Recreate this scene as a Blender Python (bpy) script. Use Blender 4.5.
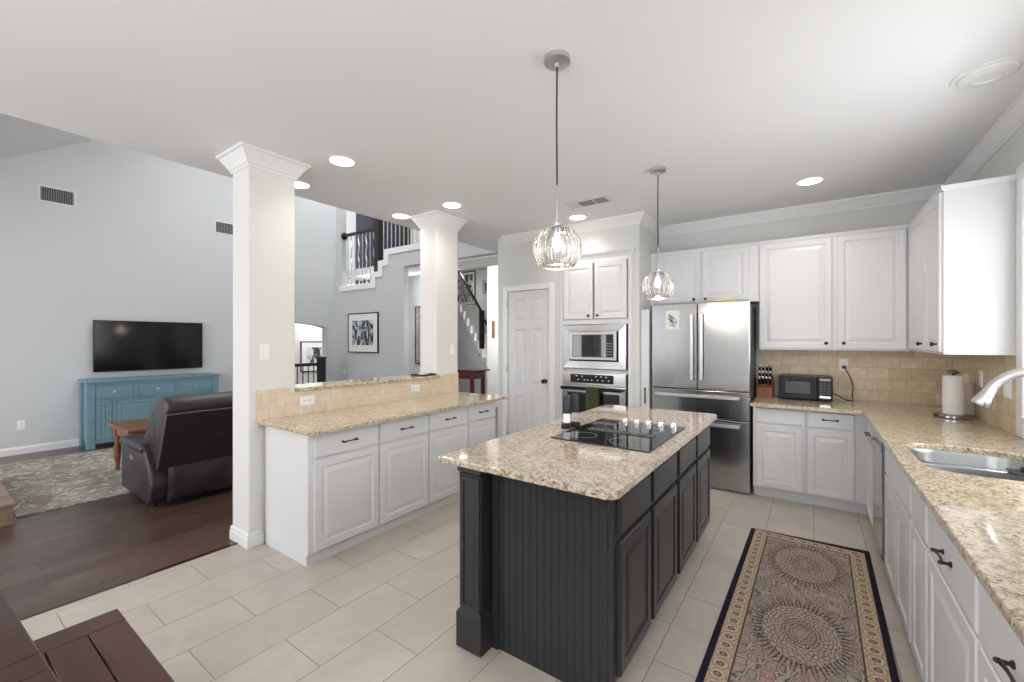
import bpy, bmesh, math, random
from mathutils import Vector, Matrix
random.seed(4)
C = bpy.context.scene.collection
for o in list(bpy.data.objects): bpy.data.objects.remove(o)
PI = math.pi
# ------------------------------------------------------------------ camera
cam_d = bpy.data.cameras.new('camera'); cam = bpy.data.objects.new('camera', cam_d); C.objects.link(cam)
cam_d.sensor_width = 36; cam_d.sensor_fit = 'HORIZONTAL'; cam_d.lens = 427/1024*36
cam.location = (0, 0, 1.45); cam.rotation_euler = (PI/2, 0, math.atan(300/427))
cam_d.clip_start = .02; cam_d.clip_end = 200
bpy.context.scene.camera = cam
# ------------------------------------------------------------------ world, exposure
sc = bpy.context.scene
sc.view_settings.view_transform = 'Standard'; sc.view_settings.look = 'None'
sc.view_settings.gamma = 1; sc.view_settings.use_curve_mapping = False
sc.view_settings.exposure = 0.13
w = bpy.data.worlds.new('World'); sc.world = w; w.use_nodes = True
w.node_tree.nodes['Background'].inputs[0].default_value = (.95, .98, 1, 1)
w.node_tree.nodes['Background'].inputs[1].default_value = 1.5
# ------------------------------------------------------------------ daylight through the windows, plus added fill lights
def area(name, loc, target, sx, sy, power, col=(1, 1, 1)):
    l = bpy.data.lights.new(name, 'AREA'); l.shape = 'RECTANGLE'; l.size = sx; l.size_y = sy
    l.energy = power; l.color = col
    o = bpy.data.objects.new(name, l); C.objects.link(o); o.location = loc
    o.rotation_euler = (Vector(target)-Vector(loc)).to_track_quat('-Z', 'Y').to_euler()
    return o
area('daylight_rear_kitchen', (.03, -2.95, 1.3), (-.8, 4, 3.0), 1.3, 2.2, 26, (.98, .99, 1))
area('added_bounce_kitchen', (-.5, -1.8, 1.8), (-.5, -1.8, 5.0), 2.6, 2.2, 78, (.97, .985, 1))  # upward bounce light added behind the camera to brighten the ceiling
area('daylight_rear_living', (-6.0, -2.95, 1.7), (-5.8, 4, 4.2), 3.4, 2.4, 95, (1, 1, 1))
area('added_fill_living', (-6.0, 2.0, 4.9), (-6.3, 2.2, 0), 2.6, 3.4, 165, (1, 1, 1))  # overhead fill added for the living room; its ceiling has no opening
area('daylight_sink_window', (1.25, 2.62, 1.75), (-2, 2.5, .9), 1.2, 1.3, 28, (.96, .98, 1))
area('added_fill_foyer', (-4.9, 6.3, 2.3), (-7.0, 8.2, 1.5), .7, .6, 48, (1, .99, .97))  # fill light added to brighten the foyer stairs, belongs to no fixture
area('added_fill_passage', (-6.9, 5.55, 2.7), (-7.0, 6.5, 1.4), 1.2, .2, 16, (1, 1, 1))  # unseen fill added behind the stair wall to brighten the passage
area('added_fill_landing', (-6.9, 5.4, 5.0), (-7.2, 5.7, 3), 2.5, .5, 26, (1, 1, 1))  # downward fill added over the landing, no roof opening there
area('added_fill_study', (-9.1, 5.6, 2.36), (-9.2, 5.6, 0), .8, 1.0, 22, (1, 1, 1))  # fill light added below the study ceiling to brighten the room

# ------------------------------------------------------------------ mesh helpers
class MB:
    def __init__(s): s.bm = bmesh.new()
    def box(s, x0, x1, y0, y1, z0, z1, bev=0, seg=1):
        r = bmesh.ops.create_cube(s.bm, size=1)['verts']
        for v in r: v.co = Vector((x0+(v.co.x+.5)*(x1-x0), y0+(v.co.y+.5)*(y1-y0), z0+(v.co.z+.5)*(z1-z0)))
        if bev:
            es = list({e for v in r for e in v.link_edges})
            bmesh.ops.bevel(s.bm, geom=es, offset=bev, segments=seg, affect='EDGES', profile=.5)
        return s
    def prism(s, pts, z0, z1, M=None, bev=0, seg=2):
        """polygon pts (2D) extruded z0..z1, optional matrix"""
        b = [s.bm.verts.new((p[0], p[1], z0)) for p in pts]; t = [s.bm.verts.new((p[0], p[1], z1)) for p in pts]
        n = len(pts); fb = s.bm.faces.new(b); ft = s.bm.faces.new(t)
        for i in range(n): s.bm.faces.new((b[i], b[(i+1) % n], t[(i+1) % n], t[i]))
        vs = b+t
        if bev:
            es = [e for e in list(ft.edges)+list(fb.edges)]
            r = bmesh.ops.bevel(s.bm, geom=es, offset=bev, segments=seg, affect='EDGES', profile=.5)
            vs = list({v for v in vs if v.is_valid} | set(r['verts']))
        if M is not None:
            for v in vs: v.co = M @ v.co
        return s
    def rings(s, rings, cap=(True, True), closed_path=False):
        R = [[s.bm.verts.new(p) for p in r] for r in rings]
        n = len(R[0]); m = len(R)
        for i in range(m if closed_path else m-1):
            a, b = R[i], R[(i+1) % m]
            for j in range(n):
                try: s.bm.faces.new((a[j], a[(j+1) % n], b[(j+1) % n], b[j]))
                except ValueError: pass
        if not closed_path:
            if cap[0]: s.bm.faces.new(R[0])
            if cap[1]: s.bm.faces.new(R[-1])
        return s
    def tube(s, path, r, n=8, cap=True):
        P = [Vector(p) for p in path]; m = len(P)
        rr = r if isinstance(r, (list, tuple)) else [r]*m
        T = [(P[min(i+1, m-1)]-P[max(i-1, 0)]).normalized() for i in range(m)]
        u = T[0].orthogonal().normalized(); out = []
        for i in range(m):
            u = (u-T[i]*u.dot(T[i])).normalized(); v = T[i].cross(u)
            out.append([P[i]+(u*math.cos(2*PI*k/n)+v*math.sin(2*PI*k/n))*rr[i] for k in range(n)])
        return s.rings(out, (cap, cap))
    def lathe(s, prof, c=(0, 0, 0), axis=(0, 0, 1), n=24, cap=True, sx=1, sy=1):
        q = Vector((0, 0, 1)).rotation_difference(Vector(axis)); c = Vector(c)
        return s.rings([[c+q @ Vector((max(r, 1e-4)*sx*math.cos(2*PI*k/n), max(r, 1e-4)*sy*math.sin(2*PI*k/n), z)) for k in range(n)] for r, z in prof], (cap, cap))
    def panel(s, O, U, V, N, w, h, prof):
        """concentric rectangular rings: prof = [(inset, n)]"""
        O, U, V, N = map(Vector, (O, U, V, N))
        return s.rings([[O+U*a+V*b+N*n for a, b in ((i, i), (w-i, i), (w-i, h-i), (i, h-i))] for i, n in prof])
    def molding(s, path, z, prof, side=1, closed=False):
        P = [Vector(p[:2]) for p in path]; m = len(P); out = []
        def nrm(a, b): d = (b-a).normalized(); return Vector((-d.y, d.x))*side
        for i in range(m):
            ns = []
            if i > 0 or closed: ns.append(nrm(P[i-1], P[i]))
            if i < m-1 or closed: ns.append(nrm(P[i], P[(i+1) % m]))
            if len(ns) == 2:
                k = (ns[0]+ns[1]); k = k/(1+ns[0].dot(ns[1]))
            else: k = ns[0]
            out.append([Vector((P[i].x+k.x*o, P[i].y+k.y*o, z+d)) for o, d in prof])
        return s.rings(out, (True, True), closed)

def smooth_path(P, n=6):
    P = [Vector(p) for p in P]; out = []
    for i in range(len(P)-1):
        a, b, c, d = P[max(i-1, 0)], P[i], P[i+1], P[min(i+2, len(P)-1)]
        for k in range(n):
            s = k/n; out.append(.5*((2*b)+(-a+c)*s+(2*a-5*b+4*c-d)*s*s+(-a+3*b-3*c+d)*s**3))
    return out+[P[-1]]
def world_loc(p):
    v = Vector((0, 0, 0))
    while p is not None: v += p.location; p = p.parent
    return v
def obj(name, mb, mat, parent=None, smooth=False, origin=None):
    bm = mb.bm
    bmesh.ops.remove_doubles(bm, verts=bm.verts, dist=1e-5)
    bmesh.ops.recalc_face_normals(bm, faces=bm.faces)
    pl = world_loc(parent) if parent else Vector((0, 0, 0))
    if bm.verts:
        xs = [v.co.x for v in bm.verts]; ys = [v.co.y for v in bm.verts]; zs = [v.co.z for v in bm.verts]
        if parent: org = pl
        else: org = Vector(((min(xs)+max(xs))/2, (min(ys)+max(ys))/2, min(zs)))
        for v in bm.verts: v.co -= org
    me = bpy.data.meshes.new(name); bm.to_mesh(me); bm.free()
    if mat: me.materials.append(mat)
    o = bpy.data.objects.new(name, me); C.objects.link(o)
    if parent: o.parent = parent
    else: o.location = org
    if smooth:
        for p in me.polygons: p.use_smooth = True
        try: me.set_sharp_from_angle(angle=math.radians(40))
        except Exception: pass
    return o
def thing(name, loc, label, cat, group=None, kind=None):
    o = bpy.data.objects.new(name, None); C.objects.link(o); o.location = loc; o.empty_display_size = .1
    return tag(o, label, cat, group, kind)
def tag(o, label=None, cat=None, group=None, kind=None):
    if label: o['label'] = label
    if cat: o['category'] = cat
    if group: o['group'] = group
    if kind: o['kind'] = kind
    return o
def struct(name, mb, mat, label=None, cat=None, smooth=False):
    return tag(obj(name, mb, mat, None, smooth), label, cat, None, 'structure')
def rrect(x0, x1, y0, y1, r, n=6, corners=(1, 1, 1, 1)):
    pts = []
    for k, (cx, cy, a) in enumerate(((x0, y0, PI), (x1, y0, 1.5*PI), (x1, y1, 0), (x0, y1, .5*PI))):
        if not corners[k]: pts.append((cx, cy)); continue
        mx = cx+r*(1 if cx == x0 else -1); my = cy+r*(1 if cy == y0 else -1)
        for i in range(n+1): t = a+PI/2*i/n; pts.append((mx+r*math.cos(t), my+r*math.sin(t)))
    return pts

# ------------------------------------------------------------------ materials
class NT:
    def __init__(s, name):
        s.m = bpy.data.materials.new(name); s.m.use_nodes = True; s.t = s.m.node_tree; s.b = s.t.nodes['Principled BSDF']
        s._tc = None
    def n(s, ty, **k):
        x = s.t.nodes.new(ty)
        for a, v in k.items():
            if a.startswith('_'): setattr(x, a[1:], v)
        return x
    def link(s, a, b): s.t.links.new(a, b)
    def val(s, sock, v):
        if hasattr(v, 'is_output') or isinstance(v, bpy.types.NodeSocket): s.link(v, sock)
        else: sock.default_value = v
    def pos(s):
        return s.n('ShaderNodeNewGeometry').outputs['Position']
    def objc(s):
        return s.n('ShaderNodeTexCoord').outputs['Object']
    def math(s, op, a, b=0., c=None):
        x = s.n('ShaderNodeMath', _operation=op); s.val(x.inputs[0], a); s.val(x.inputs[1], b)
        if c is not None: s.val(x.inputs[2], c)
        return x.outputs[0]
    def sep(s, v):
        x = s.n('ShaderNodeSeparateXYZ'); s.link(v, x.inputs[0]); return x.outputs
    def comb(s, a, b, c=0.):
        x = s.n('ShaderNodeCombineXYZ'); s.val(x.inputs[0], a); s.val(x.inputs[1], b); s.val(x.inputs[2], c); return x.outputs[0]
    def noise(s, v, scale, detail=3, rough=.5, dist=0):
        x = s.n('ShaderNodeTexNoise'); s.link(v, x.inputs['Vector']); x.inputs['Scale'].default_value = scale
        x.inputs['Detail'].default_value = detail; x.inputs['Roughness'].default_value = rough; x.inputs['Distortion'].default_value = dist
        return x.outputs['Fac']
    def ramp(s, f, stops, interp='LINEAR'):
        x = s.n('ShaderNodeValToRGB'); s.val(x.inputs[0], f); r = x.color_ramp; r.interpolation = interp
        while len(r.elements) < len(stops): r.elements.new(.5)
        for e, (p, c) in zip(r.elements, stops): e.position = p; e.color = (*c, 1) if len(c) == 3 else c
        return x.outputs[0]
    def mix(s, f, a, b, mode='MIX'):
        x = s.n('ShaderNodeMix', _data_type='RGBA', _blend_type=mode)
        s.val(x.inputs[0], f)
        for i, v in ((6, a), (7, b)):
            if isinstance(v, tuple): v = (*v, 1)
            s.val(x.inputs[i], v)
        return x.outputs[2]
    def scale(s, v, k):
        x = s.n('ShaderNodeVectorMath', _operation='MULTIPLY'); s.link(v, x.inputs[0]); x.inputs[1].default_value = k; return x.outputs[0]
    def bump(s, h, st=.1, d=.01):
        x = s.n('ShaderNodeBump'); s.val(x.inputs['Height'], h); x.inputs['Strength'].default_value = st; x.inputs['Distance'].default_value = d
        s.link(x.outputs[0], s.b.inputs['Normal'])
    def set(s, col=None, rough=None, metal=None, **k):
        if col is not None: s.val(s.b.inputs['Base Color'], (*col, 1) if isinstance(col, tuple) else col)
        if rough is not None: s.val(s.b.inputs['Roughness'], rough)
        if metal is not None: s.val(s.b.inputs['Metallic'], metal)
        for a, v in k.items(): s.val(s.b.inputs[a.replace('_', ' ')], v)
        return s.m
def L(r, g, b):      # sRGB bytes -> linear
    return tuple(((c/255+.055)/1.055)**2.4 if c/255 > .04045 else c/255/12.92 for c in (r, g, b))
def paint(name, c, rough=.6, bump=.03, sc_=60, **k):
    t = NT(name); n = t.noise(t.pos(), sc_, 3)
    t.bump(n, bump, .004)
    f = t.noise(t.pos(), 1.7, 2)
    t.set(t.mix(t.math('MULTIPLY', f, .06), c, tuple(x*.8 for x in c)), rough, 0, **k)
    return t.m
def plain(name, c, rough=.5, metal=0., **k):
    t = NT(name); n = t.noise(t.pos(), 25, 2)
    r = t.math('MULTIPLY_ADD', n, .08, rough-.04)
    return t.set(c, r, metal, **k)

M = {}
M['wall'] = paint('wall_grey_paint', L(218, 218, 216), .7, .12, 45)
M['wall_blue'] = paint('wall_pale_blue_grey', L(212, 215, 217), .7, .08, 45)
M['wall_grey'] = paint('wall_mid_grey', L(200, 202, 203), .7, .06, 45)
M['ceil'] = paint('ceiling_white', L(242, 242, 243), .8, .1, 60)
M['column'] = paint('column_white_textured', L(232, 231, 228), .6, .25, 14)
M['trim'] = paint('trim_white', L(238, 238, 238), .4, .0)
M['cab'] = paint('cabinet_white_lacquer', L(228, 228, 230), .32, .0)
M['door_white'] = paint('door_white_enamel', L(230, 230, 232), .4, .0)
M['island'] = paint('island_charcoal_paint', L(44, 45, 48), .3, .0)
M['black'] = plain('matte_black_iron', (.012, .012, .013), .4)
M['gloss_black'] = plain('glossy_black_plastic', (.01, .01, .012), .3, 0., Specular_IOR_Level=.25)
M['screen'] = plain('tv_screen_glass', (.004, .004, .006), .1, 0, Specular_IOR_Level=.4)
M['chrome'] = plain('polished_chrome', (.85, .85, .86), .1, 1.)
M['dark_chrome'] = plain('dark_chrome', (.35, .33, .32), .15, 1.)
M['nickel'] = plain('brushed_nickel', (.62, .61, .6), .28, 1.)
M['white_plastic'] = plain('white_plastic', L(248, 248, 247), .4)
M['paper'] = plain('white_paper', L(236, 234, 230), .8)
M['dark_void'] = plain('dark_vent_gap', (.03, .03, .033), .7)
M['grey_slat'] = plain('vent_slat_grey', L(150, 150, 150), .5)
M['key_grey'] = plain('dim_key_print', L(96, 96, 96), .6)
M['white_slat'] = plain('vent_white_metal', L(225, 225, 222), .45)

def steel(name, base=(.60, .60, .61), rough=.24, ax=2):
    t = NT(name); k = [90, 90, 90]; k[ax] = 1.2
    n = t.noise(t.scale(t.pos(), tuple(k)), 1, 3)
    w_ = t.noise(t.pos(), 2.2, 1)
    t.bump(w_, .12, .02)
    return t.set(t.mix(n, base, tuple(x*.85 for x in base)), t.math('MULTIPLY_ADD', n, .12, rough-.05), 1.)
M['steel'] = steel('stainless_steel', (.50, .50, .51), .17, 2)
M['steel_h'] = steel('stainless_steel_oven', (.56, .56, .57), .22, 0)
M['steel_mid'] = plain('mid_grey_steel', (.30, .30, .31), .3, 1.)
M['bar_steel'] = plain('satin_handle_steel', (.62, .62, .63), .36, 1.)
M['sink_steel'] = steel('sink_satin_steel', (.42, .43, .44), .3, 1)
M['steel_dark'] = plain('fridge_side_grey', L(120, 120, 122), .45, .6)

def granite(name, stops, gloss=.06, sc_=1):
    t = NT(name); p = t.pos()
    n1 = t.noise(p, 42*sc_, 6, .72, .15)
    col = t.ramp(n1, stops)
    big = t.noise(p, 7, 3, .5)
    col = t.mix(t.math('MULTIPLY', t.ramp(big, [(.4, (0, 0, 0)), (.65, (1, 1, 1))]), .3), col, stops[3][1])
    n2 = t.noise(p, 130*sc_, 3, .65)
    col = t.mix(t.ramp(n2, [(.54, (0, 0, 0)), (.62, (.7, .7, .7))]), col, L(132, 112, 94))
    m = t.math('MULTIPLY', t.ramp(t.noise(t.scale(p, (1, 1, 1)), 88*sc_, 2, .5), [(.58, (0, 0, 0)), (.64, (1, 1, 1))]), t.ramp(t.noise(p, 14*sc_, 4), [(.38, (.1, .1, .1)), (.55, (.85, .85, .85))]))
    col = t.mix(m, col, L(76, 67, 60))
    return t.set(col, gloss, 0, Specular_IOR_Level=.55)
M['granite'] = granite('granite_cream', [(.30, L(108, 90, 70)), (.41, L(168, 148, 120)), (.5, L(204, 190, 164)), (.62, L(222, 211, 190)), (.75, L(188, 168, 140))])
M['granite_island'] = granite('granite_pink_tan', [(.30, L(92, 78, 66)), (.41, L(156, 137, 118)), (.5, L(198, 183, 163)), (.62, L(218, 206, 189)), (.75, L(176, 152, 130))])

def tile_floor():
    t = NT('floor_tile_porcelain'); x, y, z = t.sep(t.pos())
    b = t.n('ShaderNodeTexBrick'); b.offset = .5; b.offset_frequency = 2; b.squash = 1
    t.link(t.comb(t.math("ADD", y, 12.07), t.math('ADD', x, .59+.301*40)), b.inputs['Vector'])
    b.inputs['Scale'].default_value = 1; b.inputs['Brick Width'].default_value = .597; b.inputs['Row Height'].default_value = .301
    b.inputs['Mortar Size'].default_value = .0022; b.inputs['Mortar Smooth'].default_value = .1
    b.inputs['Color1'].default_value = (*L(208, 200, 189), 1); b.inputs['Color2'].default_value = (*L(199, 190, 179), 1); b.inputs['Mortar'].default_value = (*L(118, 108, 98), 1)
    n = t.noise(t.pos(), 5, 6, .6, .5)
    col = t.mix(t.ramp(n, [(.35, (0, 0, 0)), (.7, (.5, .5, .5))]), b.outputs['Color'], L(178, 169, 158))
    t.bump(t.math('SUBTRACT', 1, b.outputs['Fac']), .3, .002)
    return t.set(col, t.math('MULTIPLY_ADD', n, .2, .22), 0)
M['tile'] = tile_floor()
def wood_floor():
    t = NT('floor_dark_wood_planks'); x, y, z = t.sep(t.pos())
    b = t.n('ShaderNodeTexBrick'); b.offset = .37; b.offset_frequency = 3
    t.link(t.comb(t.math('ADD', y, 20), t.math('ADD', x, 30)), b.inputs['Vector'])
    b.inputs['Scale'].default_value = 1; b.inputs['Brick Width'].default_value = 1.1; b.inputs['Row Height'].default_value = .125
    b.inputs['Mortar Size'].default_value = .0015; b.inputs['Color1'].default_value = (*L(104, 84, 74), 1); b.inputs['Color2'].default_value = (*L(80, 62, 55), 1); b.inputs['Mortar'].default_value = (*L(30, 22, 20), 1)
    n = t.noise(t.scale(t.pos(), (28, 1.6, 1)), 1.5, 5, .6, .4)
    col = t.mix(t.math('MULTIPLY', n, .55), b.outputs['Color'], L(56, 43, 38))
    t.bump(n, .12, .003)
    return t.set(col, t.math('MULTIPLY_ADD', n, .2, .2), 0)
M['wood_floor'] = wood_floor()
def wood(name, c1, c2, axis=0, rough=.3):
    t = NT(name); k = [14, 14, 14]; k[axis] = 1
    n = t.noise(t.scale(t.pos(), tuple(k)), 2.2, 5, .6, .6)
    t.bump(n, .08, .003)
    return t.set(t.mix(n, c1, c2), rough, 0)
M['bench_wood'] = wood('dark_walnut_planks', L(104, 68, 54), L(58, 37, 31), 0, .3)
M['table_wood'] = wood('dark_table_wood', L(78, 54, 46), L(42, 29, 27), 1, .14)
M['oak'] = wood('brown_side_table_wood', L(150, 98, 66), L(92, 54, 36), 0, .35)
M['cherry'] = wood('cherry_console_wood', L(120, 44, 36), L(64, 22, 20), 0, .3)
M['block_wood'] = wood('knife_block_wood', L(158, 84, 50), L(116, 58, 36), 2, .35)
M['dark_newel'] = wood('espresso_stair_wood', L(40, 30, 30), L(22, 17, 18), 2, .3)
M['blue_paint'] = wood('distressed_blue_paint', L(126, 158, 170), L(102, 136, 150), 1, .5)
M['blue_dark'] = plain('blue_console_gap', L(46, 76, 90), .6)
M['navy'] = plain('navy_door_paint', L(34, 36, 62), .5)

def splash(name, c1, c2, mo, w_=.152, h_=.105, sq=.65):
    t = NT(name); x, y, z = t.sep(t.pos())
    b = t.n('ShaderNodeTexBrick'); b.offset = .5; b.squash = sq; b.squash_frequency = 3
    t.link(t.comb(t.math('ADD', t.math('ADD', x, y), 20), t.math('SUBTRACT', z, .885-2.1)), b.inputs['Vector'])
    b.inputs['Scale'].default_value = 1; b.inputs['Brick Width'].default_value = w_; b.inputs['Row Height'].default_value = h_
    b.inputs['Mortar Size'].default_value = .0022; b.inputs['Color1'].default_value = (*c1, 1); b.inputs['Color2'].default_value = (*c2, 1); b.inputs['Mortar'].default_value = (*mo, 1)
    n = t.noise(t.pos(), 16, 5, .6, .6)
    col = t.mix(t.ramp(n, [(.35, (0, 0, 0)), (.75, (.6, .6, .6))]), b.outputs['Color'], tuple(v*.72 for v in c2))
    t.bump(t.math('SUBTRACT', 1, b.outputs['Fac']), .3, .002)
    return t.set(col, .3, 0)
M['splash'] = splash('travertine_backsplash', L(236, 219, 190), L(214, 192, 160), L(184, 166, 138))
M['splash_pen'] = splash('peach_travertine_tile', L(238, 222, 200), L(232, 212, 188), L(214, 195, 172), .108, .104, 1.)

def leather():
    t = NT('dark_plum_leather'); n = t.noise(t.pos(), 7, 4, .55, .5); n2 = t.noise(t.pos(), 160, 2)
    t.bump(t.math('ADD', n, t.math('MULTIPLY', n2, .12)), .35, .02)
    return t.set(t.mix(n, L(54, 44, 51), L(36, 29, 35)), .38, 0)
M['leather'] = leather()
t = NT('glass_clear'); M['glass'] = t.set((1, 1, 1), .0, 0, Transmission_Weight=1.0, IOR=1.45)
t = NT('window_glass'); M['pane'] = t.set((1, 1, 1), .0, 0, Transmission_Weight=1.0, IOR=1.01)
t = NT('cooktop_glass'); M['cook_glass'] = t.set((.012, .012, .014), .04, 0, Specular_IOR_Level=.8)
t = NT('bulb_glow'); t.set((1, .9, .75)); t.b.inputs['Emission Color'].default_value = (1, .86, .66, 1); t.b.inputs['Emission Strength'].default_value = 14; M['bulb'] = t.m
t = NT('downlight_glow'); t.set((1, 1, 1)); t.b.inputs['Emission Color'].default_value = (1, .95, .88, 1); t.b.inputs['Emission Strength'].default_value = 9; M['lamp_on'] = t.m
def fabric(name, c, sc_=250):
    t = NT(name); n = t.noise(t.pos(), sc_, 2); t.bump(n, .4, .003)
    return t.set(t.mix(n, c, tuple(v*.6 for v in c)), .95, 0)
M['green_towel'] = fabric('olive_green_towel', L(72, 86, 52))
M['fringe'] = fabric('rug_fringe', L(150, 138, 126))
M['yellow'] = plain('yellow_sponge', L(226, 218, 110), .8)
M['sponge_black'] = plain('black_rubber', (.02, .02, .022), .5)

def runner_mat(Lx, Ly):
    """persian runner, object coordinates, half sizes Lx, Ly"""
    t = NT('persian_runner_pile'); x, y, z = t.sep(t.objc())
    ax = t.math('ABSOLUTE', x); ay = t.math('ABSOLUTE', y)
    wob = t.noise(t.comb(x, y), 26, 3)
    p = .80
    ym = t.math('SUBTRACT', t.math('MODULO', t.math('ADD', y, 50*p+RM_PHASE+p/2), p), p/2)
    r = t.math('SQRT', t.math('ADD', t.math('MULTIPLY', x, x), t.math('MULTIPLY', t.math('MULTIPLY', ym, ym), .46)))
    r = t.math('ADD', r, t.math('MULTIPLY', t.math('SUBTRACT', wob, .5), .03))
    th = t.math('ARCTAN2', t.math('MULTIPLY', ym, .68), x)
    ring = t.math('FLOOR', t.math('MULTIPLY', r, 62.))
    rf = t.math('FRACT', t.math('MULTIPLY', r, 62.))
    ta = t.math('ADD', t.math('MULTIPLY', th, 30/(2*PI)), t.math('MULTIPLY', ring, .5))
    tf = t.math('ABSOLUTE', t.math('SUBTRACT', t.math('FRACT', t.math('ADD', ta, 40.)), .5))
    cell = t.math('ADD', t.math('ABSOLUTE', t.math('SUBTRACT', rf, .5)), tf)
    petal = t.ramp(cell, [(.35, L(198, 174, 158)), (.55, L(174, 156, 144)), (.72, L(90, 82, 84))])
    petal2 = t.ramp(cell, [(.3, L(190, 176, 156)), (.5, L(140, 132, 126)), (.68, L(70, 68, 78))])
    inner = t.math('LESS_THAN', r, .085)
    petal = t.mix(inner, petal, petal2)
    petal = t.mix(t.math('LESS_THAN', r, .03), petal, t.ramp(cell, [(.4, L(196, 172, 150)), (.7, L(150, 112, 98))]))
    spk = t.math('ABSOLUTE', t.math('SUBTRACT', t.math('FRACT', t.math('MULTIPLY', th, 30/(2*PI))), .5))
    spike = t.math('GREATER_THAN', spk, t.math('MULTIPLY', t.math('SUBTRACT', r, .15), 4.6))
    spike2 = t.mix(t.math('GREATER_THAN', spk, .36), L(50, 45, 54), L(160, 146, 132))
    v = t.n('ShaderNodeTexVoronoi', _feature='DISTANCE_TO_EDGE'); t.link(t.comb(x, y), v.inputs['Vector']); v.inputs['Scale'].default_value = 17; v.inputs['Randomness'].default_value = .6
    v2 = t.n('ShaderNodeTexVoronoi'); t.link(t.comb(x, y), v2.inputs['Vector']); v2.inputs['Scale'].default_value = 17; v2.inputs['Randomness'].default_value = .6
    cc = t.sep(v2.outputs['Color'])[0]
    cells = t.ramp(cc, [(0, L(186, 154, 144)), (.35, L(166, 158, 148)), (.6, L(192, 168, 154)), (.8, L(154, 148, 142))], 'CONSTANT')
    lat = t.mix(t.ramp(v.outputs['Distance'], [(.03, (1, 1, 1)), (.06, (0, 0, 0))]), cells, L(192, 180, 158))
    lat = t.mix(t.ramp(v.outputs['Distance'], [(.06, (0, 0, 0)), (.085, (.85, .85, .85)), (.12, (.85, .85, .85)), (.16, (0, 0, 0))]), lat, L(72, 64, 70))
    field = t.mix(t.math('LESS_THAN', r, .262), lat, t.mix(spike, lat, spike2))
    field = t.mix(t.math('LESS_THAN', r, .165), field, petal)
    fine = t.noise(t.comb(x, y), 150, 2)
    field = t.mix(t.ramp(fine, [(.44, (0, 0, 0)), (.6, (.6, .6, .6))]), field, L(112, 102, 100))
    fine2 = t.noise(t.comb(x, y, 3.), 110, 2)
    field = t.mix(t.ramp(fine2, [(.5, (0, 0, 0)), (.66, (.55, .55, .55))]), field, L(204, 190, 174))
    d = t.math('MINIMUM', t.math('SUBTRACT', Lx, ax), t.math('SUBTRACT', Ly, ay))
    along = t.math('ADD', y, x)
    side = t.math('LESS_THAN', t.math('SUBTRACT', Lx, ax), t.math('SUBTRACT', Ly, ay))
    al = t.math('ADD', t.math('MULTIPLY', side, y), t.math('MULTIPLY', t.math('SUBTRACT', 1., side), x))
    q = t.math('FRACT', t.math('MULTIPLY', t.math('ADD', al, 20.), 1/.072))
    across = t.math('MULTIPLY', t.math('SUBTRACT', d, .068), 1/.072)
    e = t.math('SQRT', t.math('ADD', t.math('POWER', t.math('SUBTRACT', q, .5), 2.), t.math('POWER', across, 2.)))
    fl = t.ramp(e, [(0, L(184, 136, 116)), (.13, L(178, 132, 112)), (.17, L(84, 78, 76)), (.21, L(84, 78, 76)), (.25, L(206, 190, 168)), (.40, L(206, 190, 168)), (.44, L(156, 128, 110)), (.5, L(196, 178, 150))])
    sp = t.noise(t.comb(x, y), 95, 2)
    bord = t.mix(t.ramp(sp, [(.54, (0, 0, 0)), (.62, (.7, .7, .7))]), fl, L(128, 104, 92))
    col = t.mix(t.math('LESS_THAN', d, .118), field, L(92, 80, 78))
    col = t.mix(t.math('LESS_THAN', d, .110), col, bord)
    col = t.mix(t.math('LESS_THAN', d, .030), col, L(44, 39, 54))
    t.bump(t.noise(t.comb(x, y), 300, 2), .4, .004)
    return t.set(col, .95, 0, Specular_IOR_Level=.1)
def living_rug_mat():
    t = NT('faded_floral_rug_pile'); p = t.objc()
    n = t.noise(p, 3.0, 6, .7, 1.0); n2 = t.noise(p, 11, 5, .65, 1.0)
    c = t.ramp(n, [(.32, L(134, 136, 134)), (.48, L(158, 156, 150)), (.56, L(132, 122, 114)), (.68, L(164, 156, 146))])
    c = t.mix(t.ramp(n2, [(.53, (0, 0, 0)), (.58, (.9, .9, .9))]), c, L(200, 194, 180))
    c = t.mix(t.math('MULTIPLY', t.ramp(n2, [(.62, (0, 0, 0)), (.68, (.8, .8, .8))]), t.ramp(n, [(.5, (0, 0, 0)), (.6, (1, 1, 1))])), c, L(170, 112, 78))
    return t.set(c, .95, 0, Specular_IOR_Level=.1)
def art_mat(name, dark, mid, light, sc_=3.2, seed=0.):
    t = NT(name); x, y, z = t.sep(t.objc()); v = t.comb(t.math('ADD', x, y), z, seed)
    n = t.noise(v, sc_, 4, .6, 1.2)
    b = t.ramp(t.noise(t.scale(v, (2.3, .6, 1)), sc_*1.4, 2), [(.42, dark), (.5, mid), (.56, light)], 'CONSTANT')
    c = t.mix(t.ramp(n, [(.52, (0, 0, 0)), (.58, (1, 1, 1))]), b, light)
    return t.set(c, .4, 0)
M['art_bw'] = art_mat('abstract_ink_print', L(34, 38, 52), L(120, 130, 142), L(206, 208, 210), 5)
M['art_grey'] = art_mat('grey_landscape_print', L(60, 64, 66), L(150, 158, 160), L(214, 216, 216), 4, 3.)
M['brick'] = None
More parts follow.
